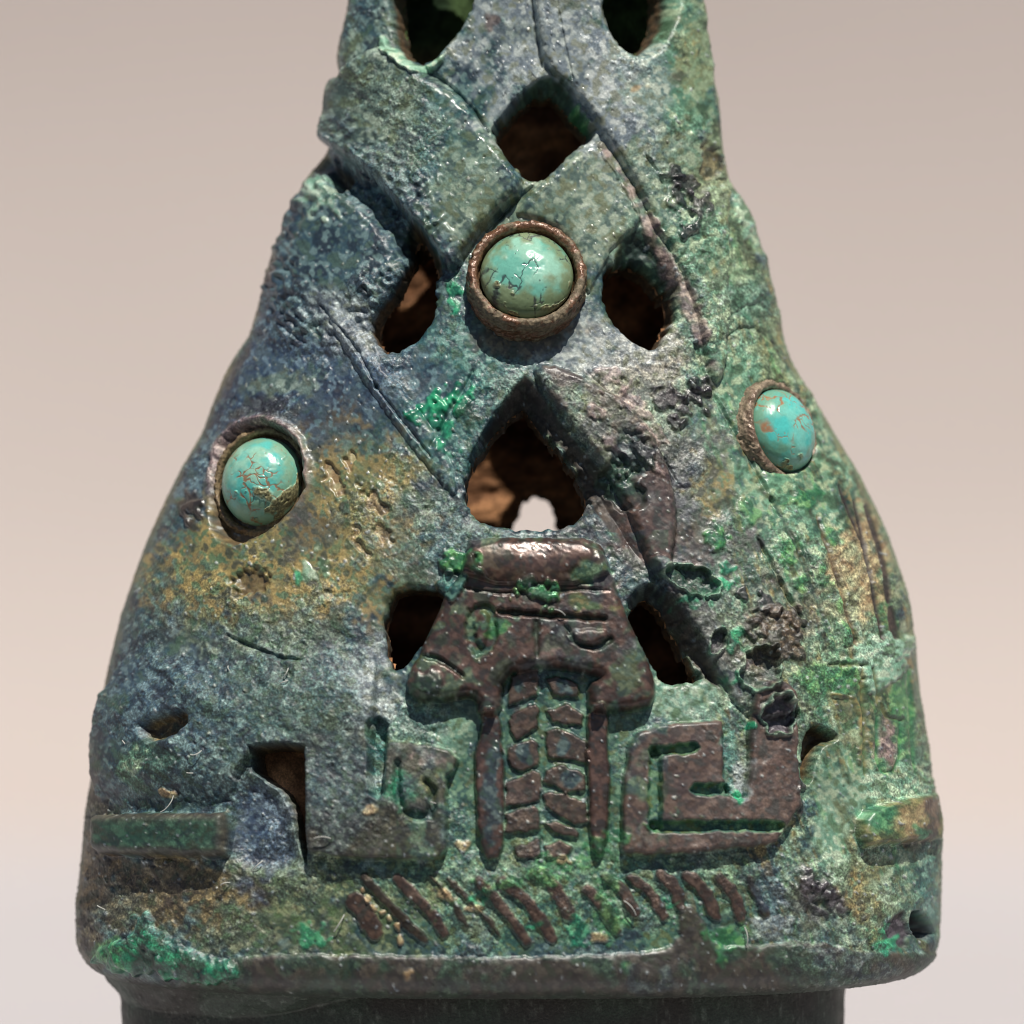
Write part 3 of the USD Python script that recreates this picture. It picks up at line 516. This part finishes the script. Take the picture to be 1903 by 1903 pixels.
ZB = (0 - ZT) / U + 951.5
for t in np.linspace(0, 1, 34)[1:] ** 1.4: rows.append((ZR, RR - 6 + t * (ZB - ZR - RR + 6 + 62), RI_ + 82 + 4 * math.sin(t * 6), 2))
rows = np.array(rows)
nr = len(rows)
# columns: dense over the front half and a little past the silhouettes
th = np.concatenate([np.linspace(-1.9, 1.9, 1040), np.linspace(1.9, 2 * math.pi - 1.9, 262)[1:-1]])
nc = len(th)

def base(ri, ci):
    """the undisplaced surface at fractional row and column numbers"""
    ri = np.asarray(ri, float); sh = np.broadcast(ri, ci).shape
    q, dz, ins, kind = (np.interp(ri, np.arange(nr), rows[:, k]) for k in range(4))
    tt = np.interp(ci, np.arange(nc + 1), np.append(th, th[0] + 2 * math.pi))
    l, r = xl(q), xr(q); xc, a = (l + r) / 2, (r - l) / 2
    e = 2 / exv(q); sk = np.clip((ins - RI_) / 82, 0, 1)
    s0, c0 = np.sin(tt), np.cos(tt)
    S = np.sign(s0) * np.abs(s0) ** e; C = np.sign(c0) * np.abs(c0) ** e
    # even out the speed of the superellipse near its flats
    xc = xc - 46 * sk
    aa = a - ins; b = np.where(C > 0, bfv(q), bbv(q)) - np.minimum(ins, RI_) * 2.3 - np.maximum(ins - RI_, 0) * .7
    x = xc + aa * S; y = -b * C
    lean = .135 * y * (1 - .0 * sk) * (kind < 2.5)
    ex = np.clip((ins - RI_) / 82, 0, 1) * np.clip(1 - (dz - RR + 6) / 320, 0, 1) * sm(-.15, -.7, S) * 62
    py = q + dz + ex - lean * np.where(kind > 1.5, np.clip(1 - (dz - RR) / 300, 0, 1), 1)
    return np.stack([(x - 951.5) * np.ones(sh), y * np.ones(sh), (951.5 - py) * np.ones(sh)], -1)

def project(P):
    k = DU / (DU + P[..., 1])
    return 951.5 + P[..., 0] * k, 951.5 - P[..., 2] * k

# respace columns by arc length on a typical ring so that cells stay even
tt = np.linspace(-1.9, 1.9, 6001); e = 2 / 2.45
ring = np.stack([640 * np.sign(np.sin(tt)) * np.abs(np.sin(tt)) ** e, 370 * np.sign(np.cos(tt)) * np.abs(np.cos(tt)) ** e], 1)
al = np.concatenate([[0], np.cumsum(np.linalg.norm(np.diff(ring, axis=0), axis=1))])
th[:1040] = np.interp(np.linspace(0, al[-1], 1040), al, tt)

RI, CI = np.meshgrid(np.arange(nr, dtype=float), np.arange(nc, dtype=float), indexing='ij')
B = base(RI, CI)
PX, PY = project(B)
front = (np.cos(th) > -.12)[None, :] & np.ones((nr, 1), bool)
frontw = sm(-.12, .03, np.cos(th))[None, :] * np.ones((nr, 1))

def samp(A, px, py, order=1):
    c = [np.clip((py - Y0) / CS, 0, Hh - 1), np.clip((px - X0) / CS, 0, W - 1)]
    if A.ndim == 2: return ndi.map_coordinates(A, c, order=order, prefilter=False)
    return np.stack([ndi.map_coordinates(A[..., k], c, order=order, prefilter=False) for k in range(A.shape[2])], -1)

BACK = np.full((Hh, W), 60., np.float32)
for P in [[(950, 985), (962, 946), (982, 924), (1002, 917), (1022, 930), (1036, 968), (1034, 1040), (1000, 1062), (954, 1050)]]:
    s, d = sdf(P, 40, 1, 3); BACK[s] = np.minimum(BACK[s], -d)
def hole_field(px, py, fr):
    return np.where(fr, samp(HOLE, px, py), samp(BACK, px, py))
HS = hole_field(PX, PY, front); HS[rows[:, 3] > 0] = 60
# move vertices near an opening's edge onto it
gi, gj = np.gradient(HS); g2 = gi ** 2 + gj ** 2
near = (np.abs(HS) < np.where(front, 3.2, 10.)) & (g2 > .3)
cen = (HS[:-1, :-1] + HS[1:, :-1] + HS[:-1, 1:] + HS[1:, 1:]) / 4
Hn = np.roll(HS, -1, 1)
cen = (HS[:-1] + HS[1:] + Hn[:-1] + Hn[1:]) / 4          # periodic in columns
keep = cen > 0
kv = np.zeros((nr + 1, nc), bool)
removed_any = np.zeros((nr, nc), bool); kept_any = np.zeros((nr, nc), bool)
for di in (0, 1):
    for dj in (0, 1):
        t = np.roll(keep, dj, 1); 
        kept_any[di:nr - 1 + di] |= t; removed_any[di:nr - 1 + di] |= ~t
bnd = kept_any & removed_any
mv = bnd & near
RI2, CI2 = RI.copy(), CI.copy()
RI2[mv] -= np.clip(HS[mv] * gi[mv] / g2[mv], -.9, .9); CI2[mv] -= np.clip(HS[mv] * gj[mv] / g2[mv], -.9, .9)
B[mv] = base(RI2[mv], CI2[mv])
PX, PY = project(B)

# normals of the undisplaced body
def gridn(P):
    di = np.gradient(P, axis=0); dj = (np.roll(P, -1, 1) - np.roll(P, 1, 1))
    n = np.cross(di, dj); n /= np.maximum(np.linalg.norm(n, axis=-1, keepdims=True), 1e-9)
    return n
NB = gridn(B)
if (NB[nr // 3, 520, 1]) > 0: NB = -NB
NB = ndi.gaussian_filter(NB, (3, 3, 0)); NB /= np.linalg.norm(NB, axis=-1, keepdims=True)

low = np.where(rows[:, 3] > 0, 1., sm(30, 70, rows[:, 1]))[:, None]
Hh_ = samp(HGT, PX, PY) * frontw * (.25 + .75 * sm(-.02, .16, np.cos(th)))[None, :] * (1 - low)
gr = samp(GRA, PX, PY) * frontw + (1 - frontw) * .9; gr = gr * (1 - low) + .7 * low
# fine grain from solid noise, so that it wraps round the flanks
q = B.reshape(-1, 3)
def n3(cell, seed): return (meshkit.noise(q / cell, seed) * 2 - 1).reshape(nr, nc)
g1, g2_, g3 = n3(11.0, 3), n3(6.0, 4), n3(19., 5)
grain = gr * (.25 * g1 + .5 * g2_ + .35 * g3 + .5 * sm(.3, .9, g1) + 1.1 * sm(.4, .85, g2_) - .8 * sm(.5, .9, -g1))
lump = (meshkit.fbm(q / 70, 3, 15) - .5).reshape(nr, nc); grain += (rows[:, 3] == 1)[:, None] * lump * 34 * np.sin(np.clip((rows[:, 2] - RI_) / 82, 0, 1) * math.pi)[:, None]
grain += (1 - np.clip(gr, 0, 1)) * (.35 * g2_ + .5 * g3)
edge = sm(0, 10, HS) * .75 + .25
V = B + NB * (Hh_ + grain * edge)[..., None]

tint = samp(TINT, PX, PY); gl = samp(GLO, PX, PY)
# flanks and back: plain patina from solid noise
a = sm(-.4, .5, n3(60, 11))[..., None]; b = sm(-.2, .6, n3(24, 12))[..., None]
plain = lin((92, 104, 84)) * (1 - a) + lin((120, 112, 74)) * a; plain = plain * (1 - .6 * b) + lin((70, 86, 76)) * .6 * b
plain = plain * (1 - .6 * (np.sin(th) > 0)[None, :, None]) + .6 * (np.sin(th) > 0)[None, :, None] * (lin((112, 142, 110)) * (1 - b) + lin((126, 128, 88)) * b)
fw2 = frontw * sm(.0, .24, np.cos(th))[None, :]; w3 = fw2[..., None]; tint = tint * w3 + plain * (1 - w3); gl = gl * fw2 + .5 * (1 - fw2)
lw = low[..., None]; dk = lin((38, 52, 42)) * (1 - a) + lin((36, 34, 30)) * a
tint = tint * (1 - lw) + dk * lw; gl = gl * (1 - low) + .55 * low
# mineral grains differ in tone
tint *= np.exp((.34 * g1 + .26 * g2_) * np.clip(gr, .12, 1))[..., None]
tint += (lin((150, 160, 150)) - tint) * (sm(.35, .75, g2_) * .2 * np.clip(gr, 0, 1))[..., None]
lum = tint @ np.array([.3, .6, .1]); tint = tint * .96 + lum[..., None] * np.array([1.02, 1., .94]) * .04
gl = np.clip(gl + .05 + .10 * g3 - .06 * g2_ * gr, .15, .9)

# faces
ids = np.arange(nr * nc).reshape(nr, nc); idn = np.roll(ids, -1, 1)
A_, B_, C_, D_ = ids[:-1][keep], idn[:-1][keep], idn[1:][keep], ids[1:][keep]
F = np.concatenate([np.stack([A_, D_, C_], 1), np.stack([A_, C_, B_], 1)])
# label of each face: the design label under its middle, front side only
jn = np.roll(PX, -1, 1), np.roll(PY, -1, 1)
cx_ = (PX[:-1] + jn[0][1:]) / 2; cy_ = (PY[:-1] + jn[1][1:]) / 2
lab = LAB[np.clip(((cy_ - Y0) / CS + .5).astype(int), 0, Hh - 1), np.clip(((cx_ - X0) / CS + .5).astype(int), 0, W - 1)].copy()
lab[~(front[:-1] & np.roll(front, -1, 1)[:-1])] = 0
L_sock = newlabel('socket', None, 'narrow shadowed socket below the rim')
rk = rows[:-1, 3]
lab[rk == 1] = L_rim; lab[rk == 2] = L_sock
lab[(rows[:-1, 1] > 4) & (rk == 0) & True, :] = np.where(lab[(rows[:-1, 1] > 4) & (rk == 0)] == L_crust, L_crust, L_rim)
FL = np.concatenate([lab[keep]] * 2)

# inner wall of each opening: from the outer edge straight back through the thickness
T = 62.0
E = np.concatenate([F[:, [0, 1]], F[:, [1, 2]], F[:, [2, 0]]])
key = E[:, 0].astype(np.int64) * (nr * nc) + E[:, 1]; rev = E[:, 1].astype(np.int64) * (nr * nc) + E[:, 0]
be = E[~np.isin(key, rev)]
rowof = be // nc
be = be[~((rowof == 0).all(1) | (rowof == nr - 1).all(1))]
uq, inv = np.unique(be, return_inverse=True); inv = inv.reshape(be.shape)
Vf = V.reshape(-1, 3); Nf = NB.reshape(-1, 3); Tf = tint.reshape(-1, 3); Gf_ = gl.ravel(); Kf = np.clip(.12 + .75 * gr, 0, 1).ravel()
K = 8
gdir = np.zeros((len(uq), 3))
newV, newT, newG = [], [], []
for k in range(1, K + 1):
    t = k / K
    p = Vf[uq] - Nf[uq] * (T * t)
    nn = meshkit.noise(p / 14, 77) - .5; n2 = meshkit.noise(p / 6, 78) - .5
    p = p + Nf[uq] * 0 + np.stack([nn * 5, n2 * 2, (n2 + nn) * 3], 1) * math.sin(min(t * 2, 1) * 1.57)
    newV.append(p)
    m = sm(-.2, .3, nn)[:, None]; wall = lin((92, 72, 50)) * (1 - m) + lin((62, 56, 44)) * m
    x = sm(0, .45, np.full(len(uq), t))[:, None]
    newT.append(Tf[uq] * (1 - x) + wall * x * np.exp(.5 * n2)[:, None]); newG.append(np.full(len(uq), .6))
n0 = len(Vf)
layer = lambda k, i: uq[i] if k == 0 else n0 + (k - 1) * len(uq) + i
sk = []
for k in range(K):
    a0, b0 = layer(k, inv[:, 0]), layer(k, inv[:, 1]); a1, b1 = layer(k + 1, inv[:, 0]), layer(k + 1, inv[:, 1])
    sk += [np.stack([b0, a0, a1], 1), np.stack([b0, a1, b1], 1)]
sk = np.concatenate(sk)
Vf = np.concatenate([Vf] + newV); Tf = np.concatenate([Tf] + newT); Gf_ = np.concatenate([Gf_] + newG); Kf = np.concatenate([Kf, np.full(len(Vf) - len(Kf), .7)])
F = np.concatenate([F, sk]); FL = np.concatenate([FL, np.zeros(len(sk), FL.dtype)])

NRM = vnormals(Vf, F)
if (NRM[(nr // 3) * nc + 520, 1]) > 0: F = F[:, ::-1]; NRM = -NRM

ORG = np.array([(895 - 951.5) * U, 0, ZT])
fit = UsdGeom.Xform.Define(stage, '/World/bronze_fitting'); fit.AddTranslateOp().Set(Gf.Vec3d(*ORG.tolist()))
fp = fit.GetPrim()
fp.SetCustomDataByKey('label', 'hollow openwork bronze fitting with green patina, three turquoise stones and an animal head')
fp.SetCustomDataByKey('category', 'bronze fitting')
ROOT = '/World/bronze_fitting'
toW = lambda P: P * U - ORG
made = {}
order = np.argsort(FL, kind='stable'); cuts = np.searchsorted(FL[order], np.arange(len(labels) + 1))
COPPER = {'animal_head', 'stripe', 'scale', 'rib', 'eye'}
for L in range(len(labels)):
    sel = F[order[cuts[L]:cuts[L + 1]]]
    if len(sel) < 8: print('empty', labels[L]); continue
    u, iv = np.unique(sel, return_inverse=True)
    name, par, lb = ('openwork_wall', None, None) if L == 0 else labels[L]
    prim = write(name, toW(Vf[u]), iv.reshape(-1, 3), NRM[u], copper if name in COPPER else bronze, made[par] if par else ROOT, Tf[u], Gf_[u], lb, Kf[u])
    made[L] = str(prim.GetPath())

# inner lining (coarser), with the same openings
li = np.unique(np.concatenate([np.arange(0, nr - 49, 5), np.arange(420, 560, 1), [nr - 50]])); lj = np.concatenate([np.arange(0, 1040, 4), np.arange(1040, nc)])
Pi = B[np.ix_(li, lj)] - NB[np.ix_(li, lj)] * T
hs = hole_field(PX[np.ix_(li, lj)], PY[np.ix_(li, lj)], front[np.ix_(li, lj)])
qi = Pi.reshape(-1, 3)
m1 = meshkit.fbm(qi / 70, 4, 91).reshape(hs.shape); m2 = meshkit.fbm(qi / 16, 3, 92).reshape(hs.shape)
Pi = Pi + NB[np.ix_(li, lj)] * ((m1 - .5) * 26 + (m2 - .5) * 9)[..., None]
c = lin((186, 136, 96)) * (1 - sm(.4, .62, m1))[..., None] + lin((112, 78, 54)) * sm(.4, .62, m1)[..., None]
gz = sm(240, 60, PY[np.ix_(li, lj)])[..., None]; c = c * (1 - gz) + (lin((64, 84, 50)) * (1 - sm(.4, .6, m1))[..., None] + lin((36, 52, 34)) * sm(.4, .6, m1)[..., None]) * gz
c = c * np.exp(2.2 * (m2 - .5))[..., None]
ii = np.arange(hs.size).reshape(hs.shape); ij = np.roll(ii, -1, 1); hj = np.roll(hs, -1, 1)
hs = hs - 7. * ~front[np.ix_(li, lj)]
kp = (hs[:-1] + hs[1:] + hj[:-1] + hj[1:]) / 4 > 0
fi = np.concatenate([np.stack([ii[:-1][kp], ij[1:][kp], ii[1:][kp]], 1), np.stack([ii[:-1][kp], ij[:-1][kp], ij[1:][kp]], 1)])
vi = Pi.reshape(-1, 3); ni = vnormals(vi, fi)
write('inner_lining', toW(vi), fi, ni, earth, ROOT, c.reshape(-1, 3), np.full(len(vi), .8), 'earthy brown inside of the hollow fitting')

# ---------------------------------------------------------------- settings and turquoise stones
ringmat = patina('worn_copper', .6, {'metallic': .2}, bump=.9)
def at(px, py):
    sub = (np.abs(PX - px) + np.abs(PY - py)) + 1e6 * (~front)
    k = np.unravel_index(np.argmin(sub), sub.shape)
    return V[k], NB[k]

def grid_faces(n, m):
    i, j = np.meshgrid(np.arange(n - 1), np.arange(m), indexing='ij'); j2 = (j + 1) % m
    a, b, c_, d_ = i * m + j, i * m + j2, (i + 1) * m + j2, (i + 1) * m + j
    return np.concatenate([np.stack([a, b, c_], -1).reshape(-1, 3), np.stack([a, c_, d_], -1).reshape(-1, 3)])

def lathe(prof, m, frame, rnoise=0, seed=0, squash=1., skew=0.):
    prof = np.asarray(prof, float); ph = np.linspace(0, 2 * math.pi, m, endpoint=False)
    r, h = prof[:, :1], prof[:, 1:]
    loc = np.stack([r * np.cos(ph), r * np.sin(ph) * squash, h + 0 * ph], -1)
    if rnoise:
        f3 = loc.reshape(-1, 3); d = (meshkit.fbm(f3 / 16 + 50, 3, seed) - .5).reshape(loc.shape[:2]); d2 = (meshkit.noise(f3 / 5 + 50, seed + 9) - .5).reshape(loc.shape[:2])
        loc = loc * (1 + 0 * d)[..., None]; loc[..., 2] += rnoise * (d * 1.6 + d2 * .5)
        loc[..., :2] *= (1 + rnoise / 70 * (d + .4 * d2))[..., None]
    O, X, Y, Z = frame
    return O + loc[..., :1] * X + loc[..., 1:2] * Y + loc[..., 2:] * Z, loc

def frame(px, py, az, el, lift, roll=0):
    P, n = at(px, py)
    az, el = math.radians(az), math.radians(el)
    Z = np.array([math.sin(az) * math.cos(el), -math.cos(az) * math.cos(el), math.sin(el)])
    X = np.cross([0, 0, 1], -Z) * -1; X = np.cross(Z, [0, 0, 1]) * -1; X /= np.linalg.norm(X); Y = np.cross(Z, X)
    c_, s_ = math.cos(math.radians(roll)), math.sin(math.radians(roll)); X, Y = X * c_ + Y * s_, Y * c_ - X * s_
    return P, X, Y, Z

def gem(name_lab, px, py, az, el, base_off, ro, ri, hc, rs, hs_, dome_h, seed, ringcol, kind, squash=1., soil=.5, roll=0, ring_ct=(0, 0)):
    P, X, Y, Z = frame(px, py, az, el, 0, roll)
    O = P + Z * base_off
    # collar: outer wall, rounded lip, inner wall, floor
    w = ro - ri
    pr = [(ro + 4, -50), (ro + 3, -10), (ro + 1, hc * .4), (ro, hc - 9)] + [(ri + w / 2 + w / 2 * math.cos(a), hc - 9 + 10 * math.sin(a)) for a in np.linspace(.15, math.pi - .15, 10)] + [(ri, hc - 12), (ri - 1, hc - 24), (ri - 8, hc - 34), (rs * .5, hc - 38), (1, hc - 38)]
    pr = np.array(pr); t = np.concatenate([[0], np.cumsum(np.linalg.norm(np.diff(pr, axis=0), axis=1))]); tq = np.arange(0, t[-1], 2.6); pr = np.stack([np.interp(tq, t, pr[:, k]) for k in (0, 1)], 1)
    O2 = O + X * ring_ct[0] + Y * ring_ct[1]
    G, loc = lathe(pr, 280, (O2, X, Y, Z), 6, seed, squash)
    l = loc.reshape(-1, 3); u1, u2 = meshkit.fbm(l / 30 + 9, 3, seed + 1), meshkit.noise(l / 5 + 9, seed + 2)
    s1 = sm(.42, .6, u1 + .25 * (u2 - .5) + (soil - .5) * .3)[:, None]
    c1 = lin(ringcol[0]) * (1 - s1) + lin(ringcol[1]) * s1 * np.exp(1.0 * (u2 - .5))[:, None]
    inn = sm(ri + 2, ri - 4, np.hypot(l[:, 0], l[:, 1] / squash))[:, None]; c1 = c1 * (1 - inn) + lin((88, 70, 46)) * np.exp(1.2 * (u2 - .5))[:, None] * inn
    l2 = l.copy(); g = G.reshape(-1, 3) + (Z * ((u2 - .45) * 7 * np.maximum(s1, inn))[..., :1])
    fc = grid_faces(len(pr), 280)
    n = vnormals(g, fc)
    if (n[len(pr) // 3 * 280:len(pr) // 3 * 280 + 280] @ Z).mean() < 0: fc = fc[:, ::-1]; n = -n
    sp = write('setting', toW(g), fc, n, ringmat, ROOT, c1, (.32 + .4 * s1[:, 0]), name_lab[0])
    # stone: a polished dome
    a = np.linspace(0, 1, 110)
    pr = [(rs * math.cos(q * math.pi / 2) ** .92, hs_ + dome_h * math.sin(q * math.pi / 2)) for q in a[:-1]] + [(.4, hs_ + dome_h)]
    pr = [(rs * .86, hs_ - 26), (rs * .95, hs_ - 14), (rs * .99, hs_ - 6)] + pr
    G, loc = lathe(pr, 260, (O, X, Y, Z), .3, seed + 5, squash)
    l = loc.reshape(-1, 3)
    e1, e2, e3 = meshkit.fbm(l / 42 + 3, 4, seed + 20), meshkit.fbm(l / 20 + 3, 3, seed + 21), meshkit.noise(l / 4. + 3, seed + 22)
    ca, cb, cc, cv = [lin(k) for k in kind]
    m_ = sm(.40, .60, e1)[:, None]; col = ca * (1 - m_) + cb * m_
    rim = sm(.50, 1., np.hypot(l[:, 0], l[:, 1] / squash) / rs + (e2 - .5) * 1.1 + .25 * (-l[:, 1] / rs > .1) * (-l[:, 1] / rs))[:, None]
    col = col * (1 - rim * .8) + cc * rim * .8
    # fine branching veins: crack lines between warped cells
    r = np.random.default_rng(seed); pts = r.uniform(-rs * 1.1, rs * 1.1, (46, 2))
    wq = l[:, :2] + 16 * np.stack([e1 - .5, e2 - .5], 1) * 2
    dd = np.sort(((wq[:, None] - pts[None]) ** 2).sum(-1) ** .5, 1); ve = dd[:, 1] - dd[:, 0]
    vm = (sm(2.6, .6, ve + 2.2 * (e3 - .5)) * sm(.46, .56, meshkit.fbm(l / 34 + 40, 2, seed + 30)))[:, None]
    col = col * (1 - vm * .85) + cv * vm * .85
    dots = sm(.86, .95, meshkit.noise(l / 5.5 + 7, seed + 41))[:, None]; col = col * (1 - dots * .6) + cv * dots * .6
    crust = sm(.52, .62, meshkit.fbm(l / 28 + 70, 3, seed + 50) + .25 * (l[:, 0] * name_lab[2][0] + l[:, 1] * name_lab[2][1]) / rs - name_lab[3])[:, None]
    col = col * (1 - crust) + (lin((126, 122, 86)) * np.exp(1.3 * (e3 - .5))[:, None]) * crust
    fc = grid_faces(len(pr), 260); g = G.reshape(-1, 3) + Z * (crust * (2 + 4 * e3[:, None]) - .6 * vm - .3 * dots + 5 * (e1[:, None] - .5) + .8 * (e2[:, None] - .5))
    n = vnormals(g, fc)
    if (n[60 * 260:61 * 260] @ Z).mean() < 0: fc = fc[:, ::-1]; n = -n
    write('turquoise_stone', toW(g), fc, n, stone, str(sp.GetPath()), col, .15 + .5 * crust[:, 0] + .2 * rim[:, 0] + .12 * sm(.5, .7, e2), name_lab[1], .08 + .6 * crust[:, 0])

gem(('copper brown ring round the central stone', 'central blue green stone with dark veins', (.3, -1.), .24), 978, 522, 2, 24, -8, 108, 90, 42, 85, 27, 42, 5, ((112, 80, 60), (112, 100, 80)),
    ((106, 172, 154), (146, 194, 172), (116, 120, 76), (48, 50, 56)))
gem(('low earthy ring round the left stone', 'left turquoise stone flecked with rusty brown', (1., -.5), .2), 471, 884, -22, 12, 2, 97, 84, 16, 78, 4, 62, 17, ((104, 84, 62), (126, 108, 80)),
    ((92, 184, 174), (148, 198, 176), (128, 160, 128), (150, 94, 58)), 1.06, .7)
gem(('earthy ring on the near side of the right stone', 'right turquoise stone seen from the side with rusty flecks', (-.3, -1.), .34), 1452, 798, 47, 16, 4, 92, 76, 22, 74, 14, 48, 29, ((122, 102, 86), (140, 124, 104)),
    ((84, 192, 184), (122, 200, 186), (112, 152, 122), (162, 102, 62)), 1.06, .6)

# ---------------------------------------------------------------- lint
r = np.random.default_rng(3); pts, cnt = [], []
for x, y in [(530, 1262), (540, 1268), (430, 1640), (470, 1618), (620, 1560), (360, 1440), (390, 1400), (1030, 1140), (250, 1380), (430, 1240), (200, 1690), (800, 1490), (1180, 1700), (1385, 1760), (640, 1700), (330, 1480), (560, 1545)]:
    P, n = at(x, y); a = r.uniform(0, 6.28); L = r.uniform(14, 42); bend = r.uniform(-.9, .9)
    for t in np.linspace(0, 1, 6):
        pts.append(P + n * (3.5 + 5 * math.sin(t * 3.1)) + np.array([math.cos(a + bend * t), 0, math.sin(a + bend * t)]) * L * t); pts[-1] = pts[-1]
    cnt.append(6)
cv = UsdGeom.BasisCurves.Define(stage, ROOT + '/lint_fibres'); cv.CreateTypeAttr('linear')
cv.CreatePointsAttr(Vt.Vec3fArray.FromNumpy(toW(np.array(pts)).astype(np.float32))); cv.CreateCurveVertexCountsAttr(cnt); cv.CreateWidthsAttr(Vt.FloatArray.FromNumpy(np.full(len(pts), 2.0 * U, np.float32))); cv.SetWidthsInterpolation('vertex')
lint = usdkit.material(stage, '/World/Looks/lint', {'p': ('principled_bsdf', {'base_color': (.5, .5, .46), 'roughness': .6})}, surface='p.BSDF')
UsdShade.MaterialBindingAPI.Apply(cv.GetPrim()).Bind(lint); cv.GetPrim().SetCustomDataByKey('kind', 'stuff')
